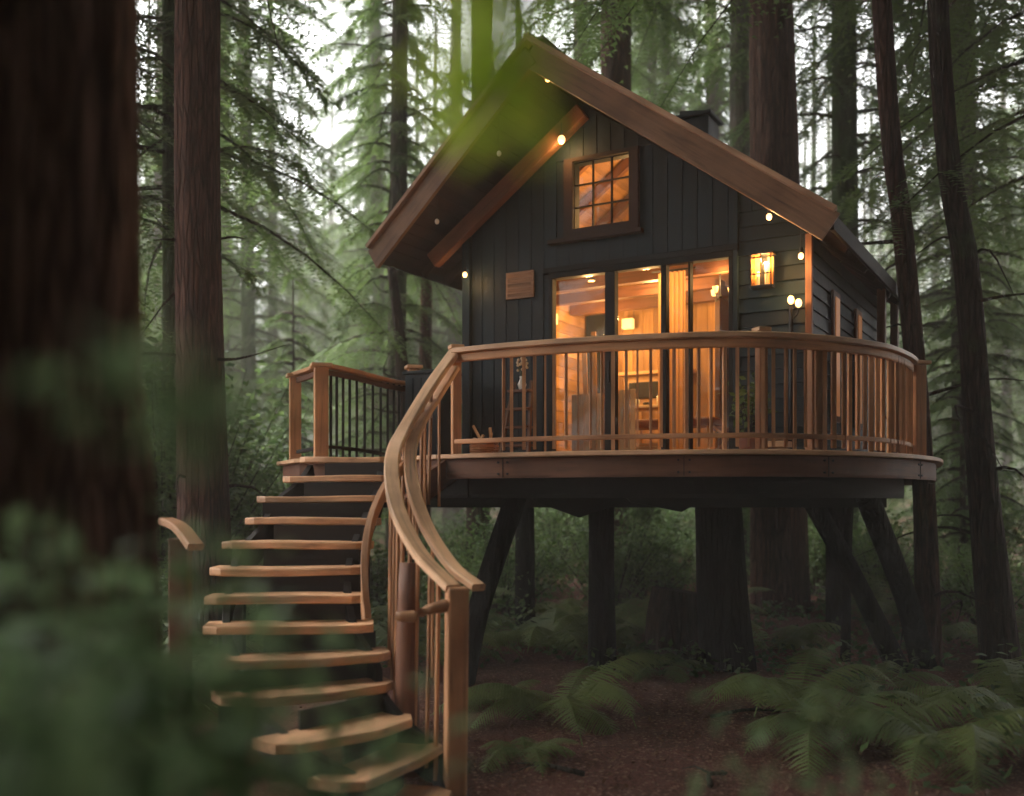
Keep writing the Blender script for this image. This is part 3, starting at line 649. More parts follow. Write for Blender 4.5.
# ceiling fan
t = hthing('ceiling_fan', 'dark ceiling fan hanging below the sloping beams', 'fan', .62, 1.9, 2.42)
mb = MB(); mb.tube([(0, 0, .4), (0, 0, .05)], .012, 8); part(mb, 'rod', 'metal', t); mb = MB(); mb.tube([(0, 0, .07), (0, 0, 0)], [.08, .06], 14); part(mb, 'motor', 'metal', t)
for k in range(4): mb = MB(); a = k * math.pi / 2 + .5; d = Vector((math.cos(a), math.sin(a), 0)); mb.beam(d * .08 + Vector((0, 0, .03)), d * .45 + Vector((0, 0, .02)), .11, .012); part(mb, 'blade', 'interior_dark', t)
# loft light seen through the gable window
t = hthing('pendant_lamp', 'white globe pendant glowing behind the gable window', 'pendant lamp', .55, 1.3, 3.25)
mb = MB(); mb.tube([(0, 0, .5), (0, 0, .06)], .006, 6); part(mb, 'cord', 'metal', t); mb = MB(); mb.sphere((0, 0, 0), .07); part(mb, 'globe', 'shade', t, smooth=True)
point(hp(.3, 1.2, 3.3), 16, .08)
t = hthing('loft_crate', 'slatted wooden crate on the cross beam behind the gable window', 'crate', .35, 1.7, 2.43)
for k in range(5): mb = MB(); mb.box((-.2 + k * .1, 0, .22), (.06, .03, .42)); part(mb, 'slat', 'interior_dark', t)
mb = MB(); mb.box((0, .03, .22), (.5, .03, .05)); part(mb, 'back_rail', 'interior_dark', t)
# fireplace insert / cabinet
t = hthing('fireplace', 'long black fireplace insert set in a pale timber surround', 'fireplace', -.15, 2.75)
mb = MB(); mb.box((0, .1, 1.12), (1.0, .14, .5)); part(mb, 'surround', 'pale', t, bevel=.01); mb = MB(); mb.box((0, .02, 1.15), (.82, .04, .24)); part(mb, 'firebox', 'black', t, bevel=.01); mb = MB(); mb.box((0, .08, 1.40), (1.12, .24, .05)); part(mb, 'mantel', 'pale', t, bevel=.008)
t = hthing('cabinet', 'low pale wooden cabinet under the black fireplace', 'cabinet', .12, 1.85)
mb = MB(); mb.box((0, 0, .42), (.56, .4, .72)); part(mb, 'body', 'pale', t, bevel=.008); mb = MB(); mb.box((0, 0, .80), (.62, .45, .04)); part(mb, 'top', 'cream', t, bevel=.008)
for s_ in (-1, 1): mb = MB(); mb.box((.14 * s_, -.205, .42), (.25, .02, .62)); part(mb, 'door', 'pale', t, bevel=.006)
for k, (x, r_, h_, mm, nm, ll) in enumerate(((-.16, .05, .1, 'ceramic', 'bowl', 'white bowl on the left of the pale cabinet'), (.0, .06, .05, 'black', 'dish', 'flat dark dish on the middle of the pale cabinet'), (.17, .035, .13, 'ceramic', 'jug', 'white jug on the right of the pale cabinet'))):
    t = hthing(nm, ll, nm, .12 + x, 1.8, .82); mb = MB(); mb.tube([(0, 0, 0), (0, 0, h_ * .5), (0, 0, h_)], [r_ * .6, r_, r_ * .8], 14); part(mb, 'body', mm, t, smooth=True)
    mb = MB(); mb.tube([(r_ * .75, 0, h_ * .8), (r_ * 1.2, 0, h_ * .6), (r_ * .8, 0, h_ * .35)], .006, 6); part(mb, 'handle', mm, t)
# bench
t = hthing('bench', 'long leather bench on thin pale legs inside the sliding door', 'bench', .82, .95)
mb = MB(); mb.box((0, 0, .50), (1.15, .4, .11)); part(mb, 'seat', 'brownfab', t, bevel=.03)
for s_ in (-1, 1):
    for q in (-1, 1): mb = MB(); mb.tube([(.52 * s_, .16 * q, .02), (.49 * s_, .15 * q, .45)], .014, 8); part(mb, 'leg', 'cream', t)
t = hthing('basket', 'woven box basket under the leather bench', 'basket', .5, .95, .02)
mb = MB(); 
for k in range(7): mb.tube([(-.17, -.12, .02 + k * .035), (.17, -.12, .02 + k * .035), (.17, .12, .02 + k * .035), (-.17, .12, .02 + k * .035), (-.17, -.12, .02 + k * .035)], .017, 6)
part(mb, 'weave', 'cream', t); mb = MB(); mb.box((0, 0, .12), (.3, .2, .2)); part(mb, 'contents', 'pale', t, bevel=.02)
t = hthing('lounge_chair', 'brown folding lounge chair beside the partition', 'chair', 1.55, 1.1)
mb = MB(); mb.beam((-.2, 0, .42), (.25, 0, .36), .5, .06); part(mb, 'seat', 'brownfab', t, bevel=.02); mb = MB(); mb.beam((.24, 0, .36), (.42, 0, .95), .5, .06, up=(0, 1, 0)); part(mb, 'backrest', 'brownfab', t, bevel=.01)
for q in (-1, 1):
    mb = MB(); mb.tube([(-.25, .24 * q, .03), (.40, .24 * q, .7)], .018, 8); part(mb, 'leg', 'pale', t); mb = MB(); mb.tube([(.32, .24 * q, .03), (-.2, .24 * q, .45)], .018, 8); part(mb, 'leg', 'pale', t)
# slatted half screens inside the left door
for k, (x, w_, ll) in enumerate(((-.12, .44, 'tall slatted timber screen behind the leftmost glass pane'), (.38, .30, 'narrow slatted timber screen beside the first mullion'))):
    t = hthing('slatted_screen', ll, 'screen', x, .45, group='slatted timber screens inside the door')
    nsl = int(w_ / .075)
    for j in range(nsl): mb = MB(); mb.box((-w_ / 2 + (j + .5) * w_ / nsl, 0, .45 if k == 0 else .48), (w_ / nsl - .012, .022, .84)); part(mb, 'slat', 'pale', t, bevel=.003)
    for z in (.15, .82): mb = MB(); mb.box((0, .02, z), (w_, .02, .05)); part(mb, 'rail', 'interior', t)
t = hthing('plank_stack', 'tall upright boards leaning inside the leftmost glass pane', 'boards', -.12, .75)
for j in range(4): mb = MB(); mb.box((-.16 + j * .11, .02 * j, .75 + .1 * (j % 2)), (.06, .03, 1.5 + .2 * (j % 2)), Matrix.Rotation(.02 * (j - 2), 3, 'Y')); part(mb, 'board', ('pale', 'interior', 'beam', 'pale')[j], t)
# on the deck: ladder shelf, vase, basket, storage box
t = hthing('ladder_shelf', 'brown leaning ladder shelf on the deck left of the door', 'shelf', -.62, -.42)
for q in (-1, 1): mb = MB(); mb.beam((.16 * q * 1.25, -.12, .0), (.12 * q, .12, .98), .03, .05, up=(0, 1, 0)); part(mb, 'side_rail', 'beam', t)
for z in (.2, .42, .64, .86): mb = MB(); mb.box((0, -.05 + z * .12, z), (.36 - z * .08, .2 - z * .08, .025)); part(mb, 'shelf', 'beam', t)
t = hthing('flower_vase', 'dark vase of cream flowers standing on the ladder shelf', 'vase', -.60, -.36, .875)
mb = MB(); mb.tube([(0, 0, 0), (0, 0, .06), (0, 0, .13), (0, 0, .16)], [.035, .055, .025, .03], 12); part(mb, 'vase', 'ceramic', t, smooth=True)
mb = MB(); rg = random.Random(3)
for k in range(16): a = rg.random() * 6.28; r_ = rg.random() * .08; mb.sphere((r_ * math.cos(a), r_ * math.sin(a), .22 + rg.random() * .16), .018, 7, 5)
part(mb, 'blossom', 'cream', t, smooth=True)
mb = MB()
for k in range(10): a = rg.random() * 6.28; mb.tube([(0, 0, .14), (.05 * math.cos(a), .05 * math.sin(a), .3)], .003, 4)
part(mb, 'stems', 'fern', t)
t = empty('woven_basket', (-.28, 10.05, DZ), .3, label='orange-brown basket of sticks beside the top of the stairs', cat='basket')
mb = MB()
for k in range(5): mb.tube([(.14 * math.cos(q * .5236), .10 * math.sin(q * .5236), .015 + k * .026) for q in range(13)], .014, 6, cap=False)
part(mb, 'weave', 'deckwood', t); mb = MB()
for k in range(7): mb.beam((rg.uniform(-.1, .1), rg.uniform(-.05, .05), .05), (rg.uniform(-.12, .12), rg.uniform(-.06, .06), rg.uniform(.16, .3)), .025, .025)
part(mb, 'sticks', 'pale', t)
t = empty('storage_box', (-.98, 12.3, DZ), -.5, label='dark teal storage cupboard on the deck behind the stair rail', cat='cupboard')
mb = MB(); mb.box((0, 0, .55), (.5, .45, 1.05)); part(mb, 'body', 'siding', t, bevel=.01); mb = MB(); mb.box((0, 0, 1.10), (.56, .5, .04)); part(mb, 'lid', 'siding', t, bevel=.008)
for k in range(4): mb = MB(); mb.box((-.18 + k * .12, -.235, .55), (.11, .02, .96)); part(mb, 'panel', 'siding', t, bevel=.004)
t = hthing('potted_plant', 'dark potted plant on the deck below the wall lantern', 'potted plant', 2.2, -.42)
mb = MB(); mb.tube([(0, 0, 0), (0, 0, .22), (0, 0, .26)], [.10, .14, .145], 16); part(mb, 'pot', 'brownfab', t, smooth=True)
t['_leaf'] = 1; plant_pot = t
t = hthing('deck_crate', 'small pale wooden crate on the deck beside the potted plant', 'crate', 2.48, -.42)
for z in (.05, .13, .21):
    for q in (-1, 1): mb = MB(); mb.box((0, .11 * q, z), (.26, .015, .06)); part(mb, 'slat', 'pale', t); mb = MB(); mb.box((.12 * q, 0, z), (.015, .2, .06)); part(mb, 'slat', 'pale', t)
# hurricane wall lantern
t = hthing('wall_lantern', 'boxy glowing lantern mounted on the teal wall right of the door', 'lantern', 2.255, -.05, 1.84); t.scale = (.88, .88, .88)
mb = MB(); mb.box((0, -.13, .40), (.30, .18, .025)); mb.box((0, -.13, .0), (.28, .16, .025)); mb.box((0, -.02, .22), (.14, .04, .34)); mb.tube([(0, -.13, .41), (0, -.13, .45)], [.05, .02], 8)
for i_ in (-1, 1):
    for j in (-1, 1): mb.box((.125 * i_, -.13 + .07 * j, .2), (.014, .014, .4))
mb.box((0, -.205, .2), (.012, .012, .4)); mb.box((0, -.205, .15), (.25, .012, .012)); part(mb, 'frame', 'metal', t)
mb = MB(); mb.box((0, -.13, .2), (.235, .13, .37)); part(mb, 'glass', 'glass', t)
for s_ in (-1, 1): mb = MB(); mb.box((.08 * s_, -.055, .2), (.07, .01, .35)); part(mb, 'amber_panel', 'amber', t)
for s_, z in ((-1, .16), (1, .22)): mb = MB(); mb.tube([(.05 * s_, -.12, .01), (.05 * s_, -.12, z - .03)], .022, 10); part(mb, 'candle', 'cream', t); mb = MB(); mb.sphere((.05 * s_, -.12, z), .026, sz=1.5); part(mb, 'flame', 'bulb', t, smooth=True)
point(hp(2.255, -.20, 2.12), 5, .03)
# torch lamp
t = hthing('torch_lamp', 'slim black torch lamp with twin glowing bulbs at the cabin corner', 'lamp', 2.56, -.16, 0)
mb = MB(); mb.tube([(0, 0, 0), (0, 0, 1.60)], .022, 10); mb.tube([(0, 0, 1.45), (.07, 0, 1.52), (.075, 0, 1.58)], .009, 6); mb.tube([(0, 0, 0), (0, 0, .03)], .09, 12); part(mb, 'stand', 'metal', t)
for x, z in ((0, 1.67), (.08, 1.63)): mb = MB(); mb.sphere((x, 0, z), .036, sz=1.3); part(mb, 'bulb', 'bulb', t, smooth=True)
point(hp(2.56, -.24, 1.70), 2.2, .03)
# bare bulbs on cords
def bulb(x, y, z, ll, cord, e=2.5, r_=.034):
    t = hthing('hanging_bulb', ll, 'light bulb', x, y, z, group='bare bulbs hung under the roof')
    mb = MB(); mb.tube([(0, 0, r_ * 1.2), (0, 0, r_ + .06)], .018, 8); part(mb, 'socket', 'metal', t)
    mb = MB(); mb.tube([(0, 0, r_ + .05), (0, 0, cord)], .005, 5); part(mb, 'cord', 'metal', t)
    mb = MB(); mb.sphere((0, 0, 0), r_, sz=1.15); part(mb, 'bulb', 'bulb', t, smooth=True); point(hp(x, y - .03, z - .07), e, .03)
bulb(-.13, -.24, 3.83, 'bright bulb hung on the diagonal gable beam', .2, 4, .045)
bulb(.15, -1.12, 4.17, 'small bulb under the roof peak', .17, 1, .028)
bulb(2.45, -.60, 2.46, 'bulb tucked under the right rake board', .14, 2, .03)
bulb(-1.49, -.24, 2.38, 'bulb under the low end of the diagonal beam', .4, 1.5, .03)
bulb(2.68, -.22, 2.11, 'bulb hanging at the cabin corner above the torch lamp', .3, 1.5, .03)
for (x, z, y) in ((-.6, 3.55, -.9), (-1.6, 2.95, -.7)):
    t = hthing('hook_bulb', 'unlit clear bulb on a hook under the left soffit, %s' % ('higher of the two' if x > -1 else 'lower of the two'), 'light bulb', x, y, z)
    mb = MB(); mb.tube([(0, 0, .03), (0, 0, rz(x) - .11 - z)], .007, 5); part(mb, 'hook', 'metal', t); mb = MB(); mb.sphere((0, 0, 0), .028, sz=1.2); part(mb, 'bulb', 'ceramic', t, smooth=True)

# ---------------------------------------------------------------- vegetation
def crown_mesh(name, seed, h0, h1, nb, L0, mat, top_h, leaf=.085, step=.12, tight=1.0):
    """Needle sprays along drooping branches; returns (crown mesh, branches mesh)."""
    rg = np.random.default_rng(seed); Vs, Fs, Rs = [], [], []; br = MB(); off = 0
    for k in range(nb):
        f = (k + rg.random()) / nb; h = h0 + (h1 - h0) * f ** .9
        az = k * 2.399 + rg.normal(0, .3); L = L0 * (1 - .75 * max(0, (h - h0) / max(.1, top_h - h0))) * rg.uniform(.6, 1.15); L = max(L, .5)
        up = rg.uniform(.0, .35); dr = rg.uniform(.35, .75) * tight; bend = rg.normal(0, .18)
        d = np.array([math.cos(az), math.sin(az)]); sdv = np.array([-d[1], d[0]])
        def pos(t):
            t = np.asarray(t)[:, None]; xy = d * (L * t) + sdv * (bend * L * t * t); z = h + L * (up * t - dr * t * t)
            return np.concatenate([xy, z], 1)
        pb = pos(np.linspace(0, .95, 6)); br.tube([tuple(p) for p in pb], np.linspace(.028 + .012 * L / 3, .004, 6).tolist(), 4, cap=False)
        nt_ = int(L / step); t = np.repeat((np.arange(nt_) + 1.2) / (nt_ + 1), 2); sgn = np.tile([-1, 1], nt_)
        t = np.clip(t + rg.normal(0, .012, len(t)), .06, 1); keep = rg.random(len(t)) < .5 + .55 * np.minimum(1, t * 2.4); t, sgn = t[keep], sgn[keep]
        base = pos(t); tl = L * (.30 * (1 - t) ** .6 + .07) * rg.uniform(.6, 1.2, len(t)); ang = R(58) - t * .35 + rg.normal(0, .15, len(t))
        dir3 = np.stack([d[0] * np.cos(ang) + sdv[0] * sgn * np.sin(ang), d[1] * np.cos(ang) + sdv[1] * sgn * np.sin(ang), -.15 - rg.random(len(t)) * .4], 1)
        nl = 11
        s_ = np.linspace(.08, 1, nl)[None, :, None]
        pts = base[:, None, :] + dir3[:, None, :] * tl[:, None, None] * s_; pts[..., 2] -= .35 * tl[:, None] * (s_[..., 0] ** 2)
        side = np.cross(dir3, np.array([0, 0, 1.0])); side /= np.linalg.norm(side, axis=1, keepdims=True) + 1e-6
        for sg in (-1, 1):
            lv = leaf * rg.uniform(.7, 1.3, pts.shape[:2])[..., None] * (1.15 - .6 * s_)
            tip = pts + (side[:, None, :] * sg * .85 + dir3[:, None, :] * .55 + rg.normal(0, .15, pts.shape)) * lv * 1.5
            wv = dir3[:, None, :] * leaf * .26
            q = np.stack([pts - wv, pts + wv, tip], 2).reshape(-1, 3); m_ = len(q) // 3
            Vs.append(q); Fs.append(np.arange(m_ * 3).reshape(-1, 3) + off); off += m_ * 3; Rs.append(np.repeat(rg.random(len(t)), nl * 3) * .7 + .3 * t.repeat(nl * 3))
    return npmesh(name, np.concatenate(Vs), np.concatenate(Fs), np.concatenate(Rs), mat), br
def bake(mb, name, mat):
    o = mb.build(name, mat, None); me = o.data; bpy.data.objects.remove(o); return me
CR = []
for k, (h0, h1, nb, L0, th) in enumerate(((1.5, 17, 120, 3.4, 26), (4, 19, 105, 3.9, 27), (8.5, 24, 100, 4.2, 29), (2.5, 14, 90, 2.6, 18), (10.5, 25, 110, 6.6, 34))):  # last crown is a wide high canopy shaped to shade the clearing
    cm, br = crown_mesh('needle_crown', 11 + k, h0, h1, nb, L0, M['needles'], th); CR.append((cm, bake(br, 'branches', M['bark_dark'])))
SAP = crown_mesh('sapling_crown', 31, .4, 4.2, 46, 1.25, M['needles'], 4.6, leaf=.05, step=.07); SAP = (SAP[0], bake(SAP[1], 'branches', M['bark_dark']))
def trunk_mesh(pts, rad, mat, seed, n_=22, rid=.05, steps=26):
    mb = MB(); P = spline(pts, steps); rr = np.interp(np.linspace(0, 1, steps + 1), np.linspace(0, 1, len(rad)), rad); rr = [r_ * (1 + .5 * max(0, 1 - q * 1.6 / 2) ** 2) for q, r_ in enumerate(rr)]
    mb.tube(P, rr, n_, wob=.07, seed=seed, ridge=rid)
    o = mb.build('trunk', M[mat], None, smooth=True); me = o.data; bpy.data.objects.remove(o); return me
def tree(x, y, pts, rad, mat, label, crown=0, cs=1.0, crz=0.0, seed=0, name='conifer_tree', group=None, n_=22, rid=.05, cdz=0.0, limbs=0):
    z = gz(x, y) - .1; t = empty(name, (x, y, z), label=label, cat='tree', group=group)
    linkobj('trunk', trunk_mesh(pts, rad, mat, seed, n_, rid), t)
    if crown is not None:
        for nm, me in zip(('crown', 'branches'), CR[crown]):
            c = linkobj(nm, me, t, (0, 0, cdz)); c.rotation_euler = (0, 0, crz); c.scale = (cs, cs, 1)
    if limbs:
        rg = random.Random(seed + 5); P = spline(pts, 40)
        for k in range(limbs):
            p = P[rg.randint(3, 22)]; a = rg.random() * 6.28; L = rg.uniform(.5, 1.9)
            mb = MB(); mb.tube(spline([tuple(p), (p.x + math.cos(a) * L * .5, p.y + math.sin(a) * L * .5, p.z + rg.uniform(-.05, .3)), (p.x + math.cos(a + .3) * L, p.y + math.sin(a + .3) * L, p.z + rg.uniform(-.5, .3))], 6), [.03, .026, .02, .016, .012, .008, .004], 5)
            mb.build('dead_limb', M['bark_dark'], t)
    return t
# trees one can tell apart  (x, y, lean path relative to the base, radii)
def st(h, dx=0.0, dy=0.0): return [(0, 0, 0), (dx * .3, dy * .3, h * .33), (dx * .66, dy * .66, h * .66), (dx, dy, h)]
near = tree(-1.66, 3.6, [(0.02, 0, -.3), (0, 0, 2), (-.06, 0, 5), (-.1, 0, 24)], [.40, .36, .33, .12], 'bark_fore', 'huge dark out-of-focus trunk filling the left edge beside the camera', 4, 1.0, .4, 1, n_=60, rid=.06, cdz=1)
tree(-3.72, 12, [(.05, 0, -.2), (-.03, 0, 4), (-.05, 0, 8), (0, 0, 27)], [.34, .28, .26, .10], 'bark_red', 'straight brown trunk standing left of the stairs', 4, .9, 1.4, 2, n_=48, limbs=10, cdz=.5)
tree(-2.30, 19.5, st(27, .3), [.18, .16, .12, .05], 'bark_grey', 'thin straight trunk in the misty gap left of the roof', 3, .8, .2, 3, limbs=14)
tree(-1.9, 17.5, [(.1, 0, 0), (.02, 0, 3.0), (-.05, 0, 4.7), (-.22, 0, 6.2)], [.14, .12, .10, .07], 'bark_dark', 'crooked slim broken trunk leaning left under the left eave', None, seed=4, limbs=5)
tree(-1.8, 20, st(6.9, .1), [.17, .15, .13, .10], 'bark_red', 'slim reddish broken trunk right of the crooked one under the left eave', None, seed=5)
tree(-.62, 18, st(27, .2), [.21, .19, .17, .08], 'bark_dark', 'dark trunk above the left roof slope, partly behind the green leaf', 2, .5, 3.0, 6, cdz=3)
tree(1.62, 23, st(28, -.1), [.18, .17, .15, .07], 'bark_grey', 'slim trunk just right of the roof peak', 2, .5, .9, 7, cdz=3)
tree(2.02, 20, st(28, .15), [.32, .30, .27, .12], 'bark_red', 'thick brown trunk above the upper right roof slope', 2, .6, 4.0, 8, limbs=5, cdz=3)
tree(4.15, 30, st(26, .1), [.16, .15, .12, .05], 'bark_grey', 'thin pale trunk nearest the thick brown one above the roof', 1, .8, 5.0, 9)
tree(4.85, 31, st(27, -.1), [.17, .15, .12, .05], 'bark_grey', 'thin pale trunk left of the chimney in the mist', 2, .8, 5.5, 10)
tree(5.1, 22.5, st(27, .1), [.28, .24, .21, .09], 'bark_grey', 'grey trunk rising just behind the chimney', 2, .6, .3, 11, cdz=3)
tree(4.42, 17, [(.15, 0, -.2), (.08, 0, 4), (.02, 0, 8), (-.3, 0, 28)], [.50, .41, .385, .16], 'bark_red', 'massive reddish trunk behind the cabin, right of the chimney', 4, .9, 1.9, 12, n_=64, rid=.05, limbs=4, cdz=2.5)
tree(6.75, 20.2, st(26, -.1), [.27, .24, .2, .08], 'bark_moss', 'moss covered trunk with bare curved limbs right of the massive one', 1, .8, 3.4, 13, n_=30, limbs=22, cdz=3)
tree(5.42, 13.0, [(.02, 0, -.2), (-.08, 0, 2.7), (-.33, 0, 5.6), (-.62, 0, 8.8), (-1.2, 0, 22)], [.17, .135, .13, .12, .05], 'bark_red', 'slender reddish trunk leaning left past the railing end', 4, .8, 2.4, 14, n_=36, limbs=8)
tree(6.1, 12.5, [(0.05, 0, -.2), (-.22, 0, 2.6), (-.40, 0, 5.0), (-.78, 0, 8.4), (-1.2, 0, 22)], [.24, .17, .15, .13, .05], 'bark_dark', 'dark slender trunk leaning left near the right edge', 4, .9, .7, 15, n_=36, limbs=9, cdz=0)
tree(9.15, 20.2, st(26, -.3), [.24, .2, .17, .07], 'bark_grey', 'grey trunk behind the dark leaning one at the right', 1, .9, 1.1, 16, limbs=6)
tree(9.9, 21.5, st(25, -.1), [.13, .11, .09, .04], 'bark_dark', 'thin dark trunk at the far right', 0, .7, 2.1, 17)
tree(8.3, 14.2, st(23, .3), [.3, .26, .22, .1], 'bark_dark', 'dark bushy conifer hanging its boughs over the top right corner', 2, 1.0, 2.9, 18, cdz=-1.6)
tree(-7.4, 14.5, st(24, .3), [.26, .22, .2, .1], 'bark_dark', 'bushy conifer between the two big left trunks', 1, 1.0, .9, 19, cdz=1.5)
tree(-5.2, 15.5, st(23, -.1), [.2, .18, .16, .08], 'bark_moss', 'feathery conifer drooping over the top left', 1, .95, 2.0, 20, cdz=2.2)
TM = [trunk_mesh(st(26, .3 * (k - 1)), [.24, .2, .15, .05], mt, 60 + k, 12, .04, 12) for k, mt in enumerate(('bark_grey', 'bark_dark', 'bark_moss'))]
# unseen conifers added round and behind the camera to shade the clearing
for k, (x, y) in enumerate(((-7.5, 1.5), (-8, -3), (-4.5, -5), (0, -7), (5, -5.5), (7.5, 0), (7.2, 6.5), (9.5, 10.5), (9.8, 5), (8.2, 8.0), (6.9, 4.2), (-9.5, 10.5), (3.6, -1.0), (-3.6, -.5), (0.6, -3.2))):
    tree(x, y, st(26, .3 * (k % 3 - 1)), [.3, .25, .2, .1], 'bark_dark', 'conifer in the forest at the camera\'s back shading the clearing', (1, 4, 2, 4)[k % 4], 1.15, k * .9, 200 + k, group='unseen conifers added to shade the clearing', cdz=2.5)
for k in range(34):  # unseen ring of trees added to block low sky light from behind
    a = R(-165 + 190 * k / 33); r_ = (11.5, 15.5, 20)[k % 3]; t = empty('conifer_tree', (1 + r_ * math.cos(a) * 1.15, 4 + r_ * math.sin(a), gz(r_ * math.cos(a), 4 + r_ * math.sin(a)) - .1), k * 1.3, 1.1, label='unseen low boughed conifer added behind the camera to block sky light', cat='tree', group='unseen conifers added behind the camera to block sky light')
    linkobj('trunk', TM[k % 3], t); linkobj('crown', CR[(0, 3, 0)[k % 3]][0], t); linkobj('branches', CR[(0, 3, 0)[k % 3]][1], t)
# misty background conifers
rg = random.Random(42); placed = []
regions = {'misty conifer in the forest left of the cabin': (-1, 'misty conifers left of the cabin'), 'misty conifer in the forest beyond the roof': (0, 'misty conifers beyond the roof'), 'misty conifer in the forest right of the cabin': (1, 'misty conifers right of the cabin')}
tries = 0
while len(placed) < 118 and tries < 6000:
    tries += 1; y = (42 + 44 * rg.random()) if len(placed) > 12 else 27 + 14 * rg.random(); x = rg.uniform(-.62, .62) * y * 1.02
    if any((x - a) ** 2 + (y - b_) ** 2 < (1.9 + y * .02) ** 2 for a, b_ in placed): continue
    if y < 24 and abs(x) < 4: continue
    if -.235 < x / y < -.16 and y < 52: continue       # the pale opening
    placed.append((x, y)); q = x / y; kk = -1 if q < -.1 else (0 if q < .33 else 1)
    lb_, gp = [(a, b_[1]) for a, b_ in regions.items() if b_[0] == kk][0]
    s_ = rg.uniform(.75, 1.15); k = rg.choice((0, 0, 1, 3)) if y > 42 else rg.choice((3, 1)); t = empty('conifer_tree', (x, y, gz(x, y) - .1), rg.random() * 6.28, s_, label=lb_, cat='tree', group=gp)
    linkobj('trunk', rg.choice(TM), t); linkobj('crown', CR[k][0], t); linkobj('branches', CR[k][1], t)
for k in range(34):
    y = 86 + 22 * rg.random(); x = (-.6 + 1.2 * (k + rg.random()) / 34) * y
    q = x / y; kk = -1 if q < -.1 else (0 if q < .33 else 1); lb_, gp = [(a, b_[1]) for a, b_ in regions.items() if b_[0] == kk][0]
    c = rg.choice((0, 1)); t = empty('conifer_tree', (x, y, gz(x, y) - .1), rg.random() * 6.28, rg.uniform(1.2, 1.5), label=lb_, cat='tree', group=gp); linkobj('trunk', rg.choice(TM), t); linkobj('crown', CR[c][0], t); linkobj('branches', CR[c][1], t)
# saplings of conifers in the middle distance
k = 0
for (x, y, s_, lb_) in ((-6.3, 18, 1.2, 'young conifer in the undergrowth left of the stairs'), (-4.6, 21, 1.4, 'young conifer behind the straight brown trunk'), (-3.4, 23, 1.1, 'young conifer in the misty gap behind the left railing'),
        (7.9, 17.5, 1.3, 'young conifer between the two leaning right trunks'), (7.0, 22, 1.5, 'young conifer behind the moss covered trunk'), (10.8, 19, 1.3, 'young conifer at the far right edge'), (9.6, 16.5, .9, 'small conifer low at the far right'), (-8.8, 19, 1.6, 'tall young conifer near the left trunk')):
    t = empty('sapling', (x, y, gz(x, y) - .05), k * 1.3, s_, label=lb_, cat='tree'); k += 1
    mb = MB(); mb.tube([(0, 0, 0), (.03, 0, 2.4), (0, 0, 4.7)], [.05, .03, .008], 7); mb.build('trunk', M['bark_dark'], t); linkobj('crown', SAP[0], t); linkobj('branches', SAP[1], t)
# shrubs
def leaves(rgn, C, size, up=.4):
    """diamond leaves (two bent triangles each) at the points C"""
    n_ = len(C); d = rgn.normal(0, 1, (n_, 3)); d[:, 2] = d[:, 2] * .5 - .15; d /= np.linalg.norm(d, axis=1, keepdims=True)
    nn = rgn.normal(0, .6, (n_, 3)) + np.array([0, 0, 1.0]); s_ = np.cross(d, nn); s_ /= np.linalg.norm(s_, axis=1, keepdims=True); L = size * rgn.uniform(.6, 1.3, (n_, 1)); nu = np.cross(s_, d)
    b0 = C; b1 = C + d * L; m1 = C + d * L * .45 + s_ * L * .27 + nu * L * .08; m2 = C + d * L * .45 - s_ * L * .27 + nu * L * .08
    V = np.stack([b0, m1, b1, m2], 1).reshape(-1, 3); a = np.arange(n_)[:, None] * 4; F = np.concatenate([a + [0, 1, 2], a + [0, 2, 3]], 0)
    return V, F, np.repeat(rgn.random(n_), 4)
def bush_mesh(seed, H, W, nst, per, size, mat):
    rgn = np.random.default_rng(seed); C = []; mb = MB()
    for k in range(nst):
        a = rgn.random() * 6.28; r_ = W * rgn.random() ** .6; h = H * rgn.uniform(.55, 1.05) * (1 - .35 * (r_ / W) ** 2)
        p0 = (0.1 * math.cos(a), .1 * math.sin(a), 0); p1 = (r_ * .6 * math.cos(a), r_ * .6 * math.sin(a), h * .6); p2 = (r_ * math.cos(a), r_ * math.sin(a), h)
        mb.tube([p0, p1, p2], [.014, .01, .004], 4, cap=False)
        t = rgn.random(per) ** .7; p1, p2 = np.array(p1), np.array(p2); c = p1 * .55 + (p2 - p1 * .55) * t[:, None] + rgn.normal(0, .13 * W, (per, 3)) * np.array([1, 1, .8]); C.append(c)
    C = np.concatenate(C); C[:, 2] = np.maximum(C[:, 2], .03); V, F, r_ = leaves(rgn, C, size)
    return npmesh('foliage', V, F, r_, mat), bake(mb, 'stems', M['bark_dark'])
BU = [bush_mesh(1, 1.9, 1.1, 40, 130, .085, M['bush']), bush_mesh(2, 1.3, 1.0, 34, 120, .075, M['bush']), bush_mesh(3, 2.7, 1.2, 46, 130, .09, M['bush'])]
